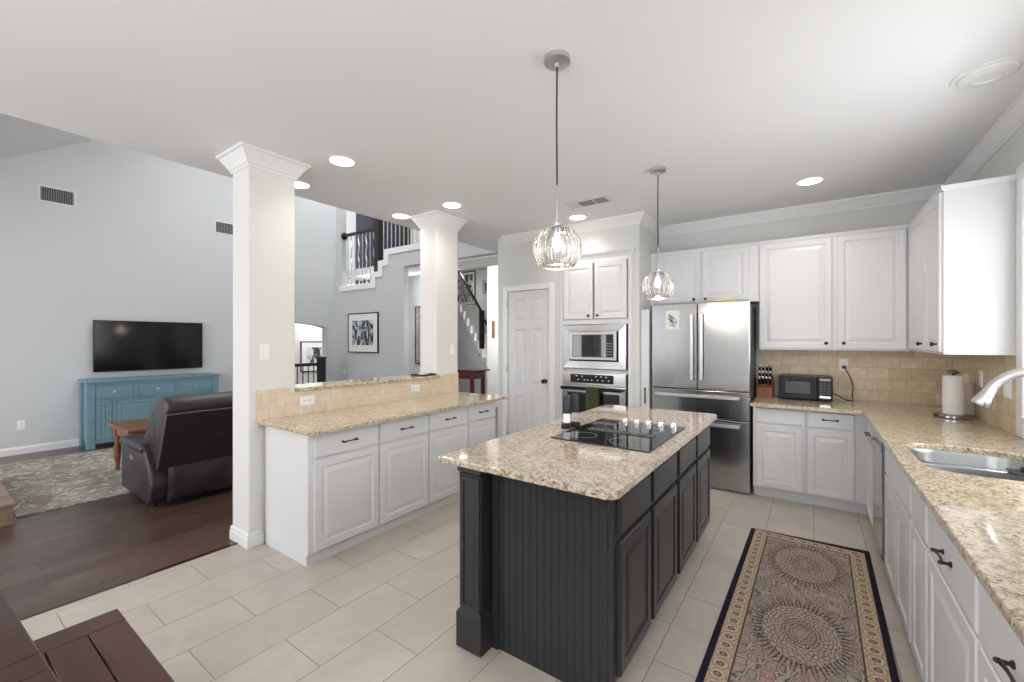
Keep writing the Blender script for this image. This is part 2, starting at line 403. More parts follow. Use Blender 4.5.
def brick_mat():
    t = NT('hearth_brown_brick'); x, y, z = t.sep(t.pos())
    b = t.n('ShaderNodeTexBrick'); t.link(t.comb(t.math('ADD', t.math('ADD', x, y), 30), t.math('ADD', z, 1.)), b.inputs['Vector'])
    b.inputs['Scale'].default_value = 1; b.inputs['Brick Width'].default_value = .21; b.inputs['Row Height'].default_value = .085
    b.inputs['Mortar Size'].default_value = .006; b.inputs['Color1'].default_value = (*L(150, 130, 116), 1); b.inputs['Color2'].default_value = (*L(134, 114, 102), 1); b.inputs['Mortar'].default_value = (*L(150, 134, 118), 1)
    n = t.noise(t.pos(), 30, 4); t.bump(n, .3, .01)
    return t.set(t.mix(t.math('MULTIPLY', n, .4), b.outputs['Color'], L(84, 64, 54)), .8, 0)
M['brick'] = brick_mat()

# ================================================================== THE SETTING
YB = 5.2; XR = 1.0; H = 2.8; XL = -8.3; XE = -3.93
struct('floor', MB().box(-3.37, 1.3, -3.2, 9.2, -.1, 0), M['tile'])
struct('floor', MB().box(-10.2, -3.37, -3.2, 9.2, -.1, 0), M['wood_floor'])
# kitchen ceiling, with the shallow tray over the foyer
cm = MB()
cm.box(XE, 1.3, -3.2, 5.3, H, 3.0).box(XE, -3.3, 5.3, 5.95, H, 3.0)
struct('ceiling', cm, M['ceil'])
struct('ceiling', MB().box(-8.3, XE-.001, 5.42, 5.94, H, 2.95), M['ceil'])
struct('ceiling', MB().box(-9.4, -3.3, 6.07, 9.2, 3.4, 3.5), M['ceil'])
# vaulted living room ceiling
def yz(M_pts, x0, x1, mb):
    b = [mb.bm.verts.new((x0, y, z)) for y, z in M_pts]; t_ = [mb.bm.verts.new((x1, y, z)) for y, z in M_pts]; n = len(M_pts)
    mb.bm.faces.new(b); mb.bm.faces.new(t_)
    for i in range(n): mb.bm.faces.new((b[i], b[(i+1) % n], t_[(i+1) % n], t_[i]))
    return mb
zc = lambda y: 3.729+.657*(y-.688)
struct('ceiling', yz([(-1.1, zc(-1.1)), (3.1, zc(3.1)), (9.2, zc(3.1)), (9.2, zc(3.1)+.2), (3.0, zc(3.1)+.2), (-1.1, zc(-1.1)+.2)], -8.5, XE, MB()), M['ceil'])
struct('ceiling', MB().box(-8.5, XE, -3.2, -1.1, zc(-1.1), zc(-1.1)+.2), M['ceil'])
struct('wall_upper', MB().box(XE, XE+.12, -3.2, 9.2, 3.0, 5.5), M['wall'])
# left (television) wall with its arched opening
def arch_pts(y0, y1, zs, rise, n=14):
    return [(y0+(y1-y0)*i/n, zs+rise*math.sin(PI*i/n)**.7) for i in range(n+1)]
lw = MB(); ap = arch_pts(3.3, 5.08, 1.72, .1)
yz([(-3.2, 0), (3.3, 0)]+ap+[(5.08, 0), (5.42, 0), (5.42, 5.6), (-3.2, 5.6)], XL-.17, XL, lw)
struct('wall_left', lw, M['wall_blue'])
struct('wall_study', MB().box(-9.9, -9.8, 2.4, 6.5, 0, 2.4).box(-9.8, -9.4, 6.38, 6.5, 0, 2.4).box(-9.8, XL-.17, 2.4, 2.5, 0, 2.4), M['wall'])
struct('ceiling', MB().box(-9.9, -8.35, 2.4, 6.49, 2.4, 2.44), M['ceil'])
struct('baseboard_left', MB().molding([(XL, -3.2), (XL, 3.3)], 0, [(0, 0), (.016, 0), (.016, .075), (.01, .085), (.006, .095), (0, .1)], -1), M['trim'])
# grey stair wall facing the camera, stepped along its top
def xz(pts, y0, y1, mb):
    b = [mb.bm.verts.new((x, y0, z)) for x, z in pts]; t_ = [mb.bm.verts.new((x, y1, z)) for x, z in pts]; n = len(pts)
    mb.bm.faces.new(b); mb.bm.faces.new(t_)
    for i in range(n): mb.bm.faces.new((b[i], b[(i+1) % n], t_[(i+1) % n], t_[i]))
    return mb
YG = 5.3
stp = [(-8.12, 2.5), (-6.98, 2.5), (-6.98, 2.70), (-6.77, 2.70), (-6.77, 2.90), (-6.58, 2.90), (-6.58, 3.10), (XE, 3.10)]
struct('wall_stair', xz([(XL, 0), (-6.17, 0), (-6.17, 2.83), (XE, 2.83), (XE, 3.1)][0:0]+[(XL, 0), (-6.17, 0), (-6.17, 2.83), (XE, 2.83)]+stp[::-1]+[(-8.12, 5.6), (XL, 5.6)], YG, YG+.12, MB()), M['wall_grey'])
top = [(-8.16, 2.6), (-7.1, 2.6), (-7.1, 2.80), (-6.88, 2.80), (-6.88, 3.0), (-6.7, 3.0), (-6.7, 3.2), (-4.95, 3.2)]
struct('trim_1', xz([(-8.16, 2.49), (-6.97, 2.49), (-6.97, 2.69), (-6.76, 2.69), (-6.76, 2.89), (-6.57, 2.89), (-6.57, 3.09), (-4.95, 3.09)]+top[::-1], YG-.03, YG+.15, MB()), M['trim'])
struct('floor', MB().box(-9.3, -7.0, YG+.15, 5.95, 2.45, 2.6).box(-7.0, XE, YG+.15, 5.95, 3.0, 3.2), M['trim'])
struct('wall_landing', MB().box(-9.4, XE, 5.951, 6.07, 2.8, 5.6).box(XE, -3.3, 5.951, 6.07, 2.8, 3.4), M['wall'])
struct('wall_foyer', MB().box(-9.4, -3.3, 9.1, 9.2, 0, 3.4).box(-9.5, -9.4, 6.6, 9.2, 0, 3.4).box(-5.95, -3.38, 7.5, 7.6, 0, 3.4), M['wall'])
struct('wall_passage', MB().box(-9.4, -6.15, 6.5, 6.6, 0, 3.4), M['wall_blue'])
# kitchen back wall, pantry and oven block, right wall with the window
struct('wall_back', MB().box(-3.3, XR+.15, YB, YB+.12, 0, H), M['wall'])
DX0, DX1, DZ = -3.225, -2.60, 2.085
OX0, OX1 = -2.425, -1.60            # oven cabinet recess
BY = 4.49
bw = MB()
bw.box(-3.38, DX0, BY, BY+.11, 0, H).box(DX0, DX1, BY, BY+.11, DZ, H).box(DX1, OX0, BY, BY+.11, 0, H)
bw.box(OX0, OX1, BY, BY+.11, 2.40, H).box(OX1, -1.5, BY, BY+.11, 0, H)
struct('wall_side', MB().box(-3.38, -3.27, BY+.11, 9.1, 0, H).box(-3.38, -3.27, 5.96, 9.1, H, 3.4), M['wall'])
struct('wall_pantry', bw, M['wall'])
struct('wall_alcove', MB().box(-1.597, -1.5, BY+.11, YB, 0, H), M['wall'])
WY0, WY1, WZ0, WZ1 = 2.0, 3.66, 1.02, 2.37
rw = MB()
rw.box(XR, XR+.15, WY1, YB, 0, H).box(XR, XR+.15, -3.2, WY0, 0, H).box(XR, XR+.15, WY0, WY1, 0, WZ0).box(XR, XR+.15, WY0, WY1, WZ1, H)
struct('wall_right', rw, M['wall'])
# rear walls with wide openings for daylight (behind the camera)
bk = MB()
xs_ = [-3.93, -3.6, -2.9, -2.09, -1.97, -1.75, -1.63, -.64, .72, 1.15]  # narrow slots added to put bright streaks on the refrigerator steel
for a, b in zip(xs_[::2], xs_[1::2]): bk.box(a, b, -3.2, -3.05, 0, H)
for a, b in ((-3.6, -2.9), (-2.09, -1.97), (-1.75, -1.63), (-.64, .72)): bk.box(a, b, -3.2, -3.05, 2.45, H)
bk.box(-3.6, -2.9, -3.2, -3.05, 0, .9)
bk.box(-8.47, -7.9, -3.2, -3.05, 0, 2.6).box(-4.1, -3.93, -3.2, -3.05, 0, 2.6)
struct('wall_rear', bk, M['wall'])
# window
wf = MB(); cw = .095
wf.box(XR-.02, XR, WY1, WY1+cw, .892, WZ1+cw, .004).box(XR-.02, XR, WY0-cw, WY0, .892, WZ1+cw, .004)
wf.box(XR-.022, XR, WY0, WY1, WZ1, WZ1+cw, .004)
wf.box(XR-.03, XR+.06, WY0, WY1, WZ0-.03, WZ0, .004)
wf.box(XR+.05, XR+.09, WY0, WY0+.05, WZ0, WZ1).box(XR+.05, XR+.09, WY1-.05, WY1, WZ0, WZ1).box(XR+.05, XR+.09, WY0, WY1, WZ0, WZ0+.05).box(XR+.05, XR+.09, WY0, WY1, WZ1-.05, WZ1)
wf.box(XR+.055, XR+.085, (WY0+WY1)/2-.02, (WY0+WY1)/2+.02, WZ0, WZ1).box(XR+.055, XR+.085, WY0, WY1, 1.68, 1.72)
win = struct('window_1', wf, M['trim'])
obj('pane', MB().box(XR+.068, XR+.072, WY0+.05, WY1-.05, WZ0+.05, WZ1-.05), M['pane'], win)
# backsplashes
struct('trim_2', MB().box(-.45, XR-.012, YB-.012, YB, .86, 1.40), M['splash'])
struct('trim_3', MB().box(XR-.012, XR, WY1+cw, YB-.012, .86, 1.40), M['splash'])
# crown moulding
CR = [(0, -.10), (.008, -.10), (.012, -.088), (.022, -.08), (.045, -.05), (.066, -.024), (.076, -.018), (.076, 0), (0, 0)]
struct('trim_4', MB().molding([(-3.27, BY), (-1.5, BY), (-1.5, YB), (XR, YB), (XR, -3.0)], H-.0005, CR, -1), M['trim'])
# door to the pantry
dc = MB(); cs = .07
for x0, x1, z0, z1 in ((DX0-cs, DX0, 0, DZ+cs), (DX1, DX1+cs, 0, DZ+cs), (DX0, DX1, DZ, DZ+cs)):
    dc.box(x0, x1, BY-.018, BY, z0, z1, .005)
dr = struct('door_1', dc, M['trim'])
dl = MB(); fx0, fx1 = DX0+.004, DX1-.004; yf = BY+.012; W = fx1-fx0; st = .1; cst = .09
rows = [(.22, .76), (.90, 1.60), (1.72, 1.98)]
dl.box(fx0, fx1, yf+.016, yf+.040, .008, DZ-.004)
zz = [.008]+[v for r in rows for v in r]+[DZ-.004]
for i in range(0, len(zz), 2): dl.box(fx0, fx1, yf, yf+.017, zz[i], zz[i+1])
for a, b in ((fx0, fx0+st), (fx0+(W-cst)/2, fx0+(W+cst)/2), (fx1-st, fx1)):
    for z0, z1 in rows: dl.box(a, b, yf, yf+.017, z0, z1)
for z0, z1 in rows:
    for a in (fx0+st, fx0+(W+cst)/2):
        pw = (W-2*st-cst)/2
        dl.panel((a, yf+.008, z0), (1, 0, 0), (0, 0, 1), (0, -1, 0), pw, z1-z0, [(0, 0), (.004, .006), (.012, -.004), (.022, -.004), (.045, .005)])
dlo = obj('door_leaf', dl, M['door_white'], dr)
kb = MB().lathe([(.028, 0), (.028, .006), (.012, .01), (.011, .03), (.022, .036), (.028, .05), (.026, .062), (.014, .07), (0, .072)], (-2.665, yf, .96), (0, -1, 0))
obj('door_knob', kb, M['black'], dlo, True)
for z in (.2, 1.05, 1.88): obj('hinge', MB().box(DX0-.004, DX0+.006, BY-.022, BY-.004, z, z+.09, .001), M['nickel'], dr)
# transition strip between wood and tile
struct('trim_5', MB().box(-3.385, -3.355, -3.2, 1.37, 0, .006, .002).box(-3.385, -3.355, 3.56, 9.0, 0, .006, .002), M['table_wood'])

# columns with capital and base
def column(x0, x1, y0, y1, label):
    t = thing('column', ((x0+x1)/2, (y0+y1)/2, 0), label, 'column', None)
    obj('shaft', MB().box(x0, x1, y0, y1, 0, H-.001, .012, 3), M['column'], t)
    pth = [(x0, y0), (x1, y0), (x1, y1), (x0, y1)]
    obj('capital', MB().molding(pth, H-.001, [(0, -.125), (.008, -.125), (.012, -.105), (.02, -.1), (.026, -.085), (.058, -.036), (.064, -.026), (.078, -.02), (.078, 0), (0, 0)], -1, True), M['trim'], t)
    return t
c1 = column(-3.485, -3.225, 1.385, 1.715, 'white textured square column with crown capital, standing nearest the dark leather sofa')
obj('baseboard', MB().molding([(-3.225, 1.48), (-3.225, 1.385), (-3.485, 1.385), (-3.485, 1.6)], 0, [(0, 0), (.013, 0), (.013, .06), (.009, .07), (.009, .088), (.004, .098), (0, .1)], 1), M['trim'], c1)
c2 = column(-3.485, -3.235, 3.22, 3.555, 'white square column with crown capital, at the far end of the tiled ledge')
# half wall with tiled face
struct('wall_half', MB().box(-3.42, -3.225, 1.7155, 3.2195, 0, 1.0655), M['wall'])
struct('trim_6', MB().box(-3.2245, -3.205, 1.435, 3.53, .84, 1.065).box(-3.2245, -3.205, 1.435, 1.66, 1.065, 1.1).box(-3.2345, -3.205, 3.221, 3.53, 1.0651, 1.1).box(-3.2345, -3.2246, 3.221, 3.53, .84, 1.065), M['splash_pen'])
led = MB().prism(rrect(-3.47, -3.175, 1.66+.057, 3.22-.002, .01, 3), 1.066, 1.095, bev=.004)
led2 = MB()
tag(obj('granite_ledge', led, M['granite']), 'narrow granite ledge capping the tiled half wall between the two columns', 'ledge')

# ================================================================== generic fittings
def wall_plate(kind, c, N, label, group, gang=1, horiz=False):
    """outlet or switch plate centred at c on a wall of normal N"""
    N = Vector(N); U = Vector((0, 0, 1)).cross(N); V = Vector((0, 0, 1))
    w_, h_ = (.115, .072) if horiz else (.072*gang if gang == 1 else .118, .115)
    O = Vector(c)-U*w_/2-V*h_/2
    t = thing('power_outlet' if kind == 'outlet' else 'light_switch', c, label, 'outlet' if kind == 'outlet' else 'switch', group)
    obj('cover_plate', MB().panel(O, U, V, N, w_, h_, [(0, 0), (0, .003), (.004, .006)]), M['white_plastic'], t)
    c = Vector(c)
    if kind == 'outlet':
        m = MB()
        for s in (-1, 1):
            d = (U if horiz else V)*.02*s
            m.panel(c+d-U*.014-V*.014, U, V, N, .028, .028, [(.002, .005), (.004, .008)])
        so = obj('socket', m, M['white_plastic'], t)
        for s in (-1, 1):
            d = (U if horiz else V)*.02*s
            for q in (-.006, .006):
                e = c+d+U*q+N*.0081; obj('slot', MB().panel(e-U*.0012-V*.005, U, V, N, .0024, .01, [(0, 0), (.0001, .0006)]), M['dark_void'], so)
    else:
        m = MB()
        for g in range(gang): m.panel(c+U*((g-(gang-1)/2)*.046)-U*.016-V*.033, U, V, N, .032, .066, [(0, .005), (.002, .009), (.004, .009)])
        obj('rocker', m, M['white_plastic'], t)
    return t
def pull(parent, c, N, along, Lh=.1, mat='black'):
    """arched bar pull with two round feet"""
    c = Vector(c); N = Vector(N); A = Vector(along); m = MB()
    for s in (-1, 1):
        m.lathe([(.009, 0), (.009, .004), (.005, .007), (.005, .018), (.0068, .023), (.006, .029), (.003, .032)], c+A*s*Lh/2, N, 10)
    m.tube([c+A*(Lh/2)*k+N*(.023-.005*(1-k*k)) for k in (-1, -.6, -.2, .2, .6, 1)], [.006, .0045, .004, .004, .0045, .006], 8)
    return obj('handle', m, M[mat], parent, True)
def knob(parent, c, N, mat='black'):
    return obj('knob', MB().lathe([(.008, 0), (.006, .004), (.0055, .012), (.012, .017), (.0155, .024), (.014, .03), (.006, .033), (0, .0335)], c, N, 14), M[mat], parent, True)
def front(parent, name, O, U, N, w_, h_, mat, raised=True, th=.02):
    """door or drawer front: O lower-left corner on the face frame, U to the right, N outwards"""
    if raised:
        f = .055 if min(w_, h_) > .2 else .035
        pr = [(0, 0), (0, th-.004), (.004, th), (f-.006, th), (f, th-.007), (f+.012, th-.007), (f+.038, th-.001), (f+.042, th-.001)]
    else: pr = [(0, 0), (0, th-.006), (.003, th-.002), (.008, th)]
    return obj(name, MB().panel(O, U, (0, 0, 1), N, w_, h_, pr), M[mat], parent)

# ================================================================== PENINSULA
PX = -2.64
cuts = [(1.521, 2.018), (2.036, 2.522), (2.534, 3.017), (3.031, 3.44)]
edges = [1.485, 2.027, 2.528, 3.024, 3.46]
plab = ['nearest the column', 'second from the column', 'third, beside the last one', 'at the far end, its door half hidden']
for i, (a, b) in enumerate(cuts):
    y0, y1 = edges[i], edges[i+1]-.001
    t = thing('base_cabinet', ((PX-3.2)/2, (y0+y1)/2, 0), 'white drawer-and-door cabinet of the peninsula, '+plab[i], 'cabinet', 'base cabinets of the peninsula')
    bd = MB().box(-3.2, PX-.018, y0, y1, .0, .862); bd.box(PX-.018, PX, y0, y1, .07, .862, .003); bd.box(PX-.03, PX-.024, y0, y1, 0, .07) if i else None
    obj('body', bd, M['cab'], t)
    front(t, 'door', (PX, a, .084), (0, 1, 0), (1, 0, 0), b-a, .592, 'cab')
    d = front(t, 'drawer', (PX, a, .69), (0, 1, 0), (1, 0, 0), b-a, .155, 'cab', False)
    pull(d, (PX+.02, (a+b)/2, .765), (1, 0, 0), (0, 1, 0), .1)
pc = MB().prism(rrect(-3.204, -2.52, 1.43, 3.53, .012, 4, (0, 1, 1, 0)), .863, .889, bev=.004)
tag(obj('granite_countertop', pc, M['granite'], None, False), 'long granite countertop on the white peninsula cabinets below the tiled half wall', 'countertop')
wall_plate('outlet', (-3.205, 1.795, .99), (1, 0, 0), 'white horizontal outlet in the peach tile, the one nearer the tall near column', 'outlets in the peninsula tile', horiz=True)
wall_plate('outlet', (-3.205, 2.90, .985), (1, 0, 0), 'white horizontal outlet in the peach tile, the one nearer the far column', 'outlets in the peninsula tile', horiz=True)
wall_plate('switch', (-3.225, 1.49, 1.37), (1, 0, 0), 'white rocker switch on the near white column', None)
wall_plate('switch', (-3.235, 3.45, 1.35), (1, 0, 0), 'white rocker switch on the far white column above the countertop', None)
tr = thing('serving_tray', (-3.28, 3.08, 1.095), 'low black tray with a folded paper lying on the far end of the granite ledge', 'tray')
obj('rim', MB().box(-3.36, -3.21, 2.98, 3.19, 1.0955, 1.103).box(-3.36, -3.35, 2.98, 3.19, 1.103, 1.112).box(-3.22, -3.21, 2.98, 3.19, 1.103, 1.112).box(-3.35, -3.22, 2.98, 2.99, 1.103, 1.112).box(-3.35, -3.22, 3.18, 3.19, 1.103, 1.112), M['black'], tr)
obj('folded_paper', MB().box(-3.33, -3.25, 3.04, 3.13, 1.1032, 1.1125, .002), M['paper'], tr)

# ================================================================== ISLAND
IX, IY0, IY1 = -.64, 1.61, 3.47
t = thing('kitchen_island', (-1.0, 2.5, 0), 'charcoal painted kitchen island with beadboard end, corner posts and raised-panel doors', 'kitchen island')
bd = MB().box(-1.22, IX-.075, IY0+.012, IY1-.01, 0, .1).box(-1.22, IX-.018, IY0+.012, IY1, .1, .86).box(IX-.018, IX, IY0+.004, IY1, .1, .86, .003)
obj('body', bd, M['island'], t)
# beadboard: vertical beads on the end and on the far side
def bead(x0, x1, y, z0, z1, pitch=.036):
    pts = [(x0, y+.012)]; n = int(round((x1-x0)/pitch)); p = (x1-x0)/n
    for i in range(n):
        a = x0+i*p
        pts += [(a, y), (a+p-.006, y), (a+p-.005, y+.002), (a+p-.0042, y+.0003), (a+p-.0018, y+.0003), (a+p-.001, y+.002)]
    pts += [(x1, y), (x1, y+.012)]
    return MB().prism(pts, z0, z1)
obj('beadboard_panel', bead(-1.215, IX-.022, IY0, .0, .83), M['island'], t)
obj('corner_filler', MB().box(-1.2385, -1.205, 1.60, 1.664, 0, .86), M['island'], t)
obj('corner_trim', MB().box(IX-.024, IX+.002, IY0-.006, IY0+.02, 0, .86, .004), M['island'], t)
obj('top_trim', MB().box(-1.215, IX-.024, IY0-.012, IY0, .82, .86, .004), M['island'], t)
def post(x0, x1, y0, y1):
    m = MB(); m.box(x0+.018, x1-.018, y0+.018, y1-.018, .15, .86)
    for yy, N in ((y0+.018, -1), (y1-.018, 1)):
        O = (x0+.018, yy, .19) if N < 0 else (x1-.018, yy, .19)
        m.panel(O, (-N, 0, 0), (0, 0, 1), (0, N, 0), x1-x0-.036, .62, [(0, 0), (0, .009), (.018, .009), (.022, .001)])
    m.panel((x1-.018, y0+.018, .19), (0, 1, 0), (0, 0, 1), (1, 0, 0), y1-y0-.036, .62, [(0, 0), (0, .009), (.018, .009), (.022, .001)])
    m.panel((x0+.018, y1-.018, .19), (0, -1, 0), (0, 0, 1), (-1, 0, 0), y1-y0-.036, .62, [(0, 0), (0, .009), (.018, .009), (.022, .001)])
    for k in range(1, 3):   # reeded front
        xx = x0+.018+k*(x1-x0-.036)/3; m.box(xx-.0025, xx+.0025, y0+.0155, y0+.02, .215, .785, .001)
    p = obj('post', m, M['island'], t)
    obj('post_base', MB().box(x0, x1, y0, y1, 0, .165, .003).molding([(x0+.004, y0+.004), (x1-.004, y0+.004), (x1-.004, y1-.004), (x0+.004, y1-.004)], .165, [(-.02, 0), (.0, 0), (-.003, .008), (-.012, .018), (-.016, .03), (-.02, .03)], -1, True), M['island'], p)
    obj('post_cap', MB().box(x0+.01, x1-.01, y0+.01, y1-.01, .81, .825, .004).box(x0+.003, x1-.003, y0+.003, y1-.003, .83, .86, .005), M['island'], p)
post(-1.39, -1.238, 1.512, 1.664)
post(-1.39, -1.238, 3.33, 3.48)
ic = [(1.632, 2.02), (2.062, 2.493), (2.548, 2.973), (3.02, 3.44)]
for a, b in ic:
    front(t, 'door', (IX, a, .115), (0, 1, 0), (1, 0, 0), b-a, .535, 'island', True, .022)
    front(t, 'drawer', (IX, a, .678), (0, 1, 0), (1, 0, 0), b-a, .147, 'island', False, .022)
itop = MB().prism(rrect(-1.49, -.59, 1.495, 3.58, .035, 6, (0, 1, 1, 0)), .8605, .89, bev=.005, seg=3)
tag(obj('island_countertop', itop, M['granite_island']), 'pink-tan granite slab with rounded corners on top of the charcoal island', 'countertop')
# cooktop
t = thing('cooktop', (-.95, 2.515, .89), 'black glass downdraft cooktop with chrome knobs set in the island granite', 'cooktop')
obj('glass_top', MB().prism(rrect(-1.235, -.665, 2.14, 2.89, .012, 3), .8905, .8965, bev=.002), M['cook_glass'], t)
gr = MB().box(-1.155, -.745, 2.455, 2.525, .8968, .899)
vg = obj('vent_grille', gr, M['dark_void'], t)
m = MB()
for i in range(19):
    x = -1.145+i*.0215; m.box(x, x+.009, 2.458, 2.522, .8985, .9025, .001)
obj('grille_bars', m, M['steel_dark'], vg)
m = MB()
for cx, cy, r in ((-1.10, 2.30, .075), (-.83, 2.29, .095), (-1.10, 2.68, .095), (-.82, 2.67, .075)):
    m = MB(); m.rings([[Vector((cx+q*math.cos(2*PI*k/40), cy+q*math.sin(2*PI*k/40), z)) for k in range(40)] for q, z in ((r, .8966), (r, .8970), (r+.003, .8970), (r+.003, .8966))], (False, False))
    obj('burner_ring', m, M['grey_slat'], t, True)
for i in range(5):
    x = -1.045+i*.08; y = 2.83
    k = obj('knob', MB().lathe([(.024, 0), (.024, .004), (.019, .006), (.0185, .024), (.016, .028), (0, .0285)], (x, y, .8966), n=20), M['chrome'], t, True)
    obj('grip', MB().box(x-.004, x+.004, y-.018, y+.018, .923, .934, .002), M['chrome'], k)
# mills
def mill(x, y, label, body):
    t = thing('pepper_mill', (x, y, .89), label, 'mill', 'mills beside the cooktop')
    obj('base', MB().lathe([(.034, 0), (.036, .004), (.035, .030), (.027, .036), (0, .036)], (x, y, .8902), n=24), M['black'], t, True)
    obj('body', MB().lathe([(.0225, 0), (.0235, .03), (.022, .058), (0, .058)], (x, y, .9265), n=24), M[body], t, True)
    obj('cap', MB().lathe([(.024, 0), (.0245, .004), (.0245, .110), (.022, .116), (0, .117)], (x, y, .985), n=24), M['mill_cap'], t, True)
M['mill_cap'] = plain('slate_mill_cap', L(38, 45, 56), .45)
mill(-1.292, 2.452, 'dark capped mill with white body and round black base, left one beside the cooktop', 'white_plastic')
mill(-1.270, 2.522, 'dark capped mill with clear body and round black base, right one beside the cooktop', 'glass')

# ================================================================== OVEN TOWER
N_ = (0, -1, 0)
t = thing('oven_cabinet', ((OX0+OX1)/2, 4.85, 0), 'tall white built-in cabinet whose two upper doors sit above the wall ovens', 'cabinet')
m = MB(); m.box(OX0, OX1, BY+.02, YB-.01, 0, .30).box(OX0, OX1, BY+.02, YB-.01, 1.64, 2.40)
m.box(OX0, OX0+.02, BY+.02, YB-.01, .3, 1.64).box(OX1-.02, OX1, BY+.02, YB-.01, .3, 1.64).box(OX0+.02, OX1-.02, BY+.02, YB-.01, 1.09, 1.13)
m.box(OX0-.02, OX0+.018, BY-.012, BY+.02, 0, 2.40).box(OX1-.018, OX1+.02, BY-.012, BY+.02, 0, 2.40).box(OX0+.018, OX1-.018, BY-.012, BY+.02, 2.335, 2.40).box(OX0+.018, OX1-.018, BY-.012, BY+.02, 1.64, 1.69).box(OX0+.018, OX1-.018, BY-.012, BY+.02, 0, .32)
obj('body', m, M['cab'], t)
obj('crown', MB().molding([(OX0-.03, BY-.002), (OX0-.03, BY-.012), (OX1+.03, BY-.012), (OX1+.03, BY-.002)], 2.44, [(0, -.055), (.006, -.055), (.012, -.035), (.03, -.012), (.034, 0), (0, 0)], -1), M['cab'], t)
xm = (OX0+OX1)/2
for a, b, kx in ((OX0+.03, xm-.012, xm-.055), (xm+.012, OX1-.03, xm+.055)):
    d = front(t, 'door', (a, BY-.012, 1.70), (1, 0, 0), N_, b-a, .63, 'cab')
    knob(d, (kx, BY-.032, 1.735), N_)
front(t, 'drawer', (OX0+.03, BY-.012, .1), (1, 0, 0), N_, OX1-OX0-.06, .19, 'cab', False)
# built-in microwave with its trim kit
MX0, MX1 = -2.405, -1.635
t = thing('built_in_microwave', ((MX0+MX1)/2, BY, 1.135), 'stainless built-in microwave with wide steel trim above the wall oven', 'microwave')
m = MB().panel((MX0, BY-.012, 1.135), (1, 0, 0), (0, 0, 1), N_, MX1-MX0, .50, [(0, 0), (0, .018), (.006, .024), (.085, .012), (.092, .0)])
obj('trim_kit', m, M['steel_h'], t)
a0, a1, b0, b1 = MX0+.095, MX1-.105, 1.235, 1.555
f = obj('door', MB().panel((a0, BY-.012, b0), (1, 0, 0), (0, 0, 1), N_, a1-a0, b1-b0, [(0, 0), (0, .03), (.005, .034), (.03, .034), (.034, .029)]), M['steel_mid'], t)
obj('door_glass', MB().panel((a0+.036, BY-.041, b0+.036), (1, 0, 0), (0, 0, 1), N_, a1-a0-.16, b1-b0-.072, [(0, 0), (0, .002), (.002, .004)]), M['cook_glass'], f)
cp = obj('control_panel', MB().panel((a1-.118, BY-.041, b0+.036), (1, 0, 0), (0, 0, 1), N_, .082, b1-b0-.072, [(0, 0), (0, .002), (.002, .004)]), M['gloss_black'], t)
m = MB()
for r in range(5):
    for q in range(3): m.box(a1-.108+q*.022, a1-.094+q*.022, BY-.0458, BY-.0452, b0+.06+r*.03, b0+.072+r*.03)
tag(obj('keypad', m, M['grey_slat'], cp), kind=None)
# wall oven
t = thing('built_in_oven', ((MX0+MX1)/2, BY, .32), 'stainless wall oven with black control panel and green towel on its handle', 'oven')
obj('frame', MB().box(MX0, MX1, BY-.02, BY+.25, .325, 1.09).panel((MX0, BY-.02, .95), (1, 0, 0), (0, 0, 1), N_, MX1-MX0, .138, [(0, 0), (0, .012), (.004, .016)]), M['steel_h'], t)
m = MB().panel((MX0+.11, BY-.036, .975), (1, 0, 0), (0, 0, 1), N_, MX1-MX0-.25, .095, [(0, 0), (0, .006), (.004, .010)])
cp = obj('control_panel', m, M['gloss_black'], t)
m = MB()
for i, (x, z) in enumerate(((.08, .02), (.16, .02), (.20, .02), (.25, .02), (.32, .02), (.38, .02), (.06, .062), (.13, .06), (.30, .062), (.36, .062), (.42, .06), (.45, .02))):
    obj('key', MB().box(MX0+.12+x, MX0+.138+x, BY-.0468, BY-.0462, .985+z, .993+z), M['white_plastic'], cp)
dd = obj('door', MB().panel((MX0, BY-.02, .335), (1, 0, 0), (0, 0, 1), N_, MX1-MX0, .60, [(0, 0), (0, .02), (.005, .025), (.07, .025), (.074, .02)]), M['steel_h'], t)
obj('door_glass', MB().box(MX0+.076, MX1-.076, BY-.046, BY-.0405, .412, .86), M['cook_glass'], dd)
m = MB(); yh = BY-.095
for x in (MX0+.03, MX1-.05): m.box(x, x+.02, yh, BY-.045, .90, .925, .003)
obj('handle', m.box(MX0+.01, MX1-.03, yh-.012, yh+.006, .895, .93, .006, 2), M['gloss_black'], dd)
# towel hanging over the handle
m = MB(); tx0, tx1 = -2.065, -1.915; pr = []
for k in range(25):
    u = k/24
    pr.append(u)
def tw(u, s):
    if s < .5: z = .60+(.935-.60)*(s/.46) if s < .46 else .937
    else: z = .937 if s < .54 else .935-(.935-.63)*((s-.54)/.46)
    y = yh-.024-.006*math.sin(u*9) if s < .5 else yh+.018+.003*math.sin(u*9)
    if s < .46: y -= .006*math.sin(u*17+2)*(1-s/.46)
    return Vector((tx0+(tx1-tx0)*u, y, z))
front_, th_ = [], .005
for s in [i/14*.46 for i in range(15)]+[.5, .54]+[.54+.46*i/8 for i in range(1, 9)]:
    front_.append([tw(u, s) for u in pr])
V_ = [[m.bm.verts.new(p) for p in r] for r in front_]
for a, b in zip(V_, V_[1:]):
    for j in range(len(a)-1): m.bm.faces.new((a[j], a[j+1], b[j+1], b[j]))
tw_ = obj('hand_towel', m, M['green_towel'], None, True)
md = tw_.modifiers.new('thick', 'SOLIDIFY'); md.thickness = .005
tag(tw_, 'olive green hand towel hanging over the black wall oven handle', 'towel')

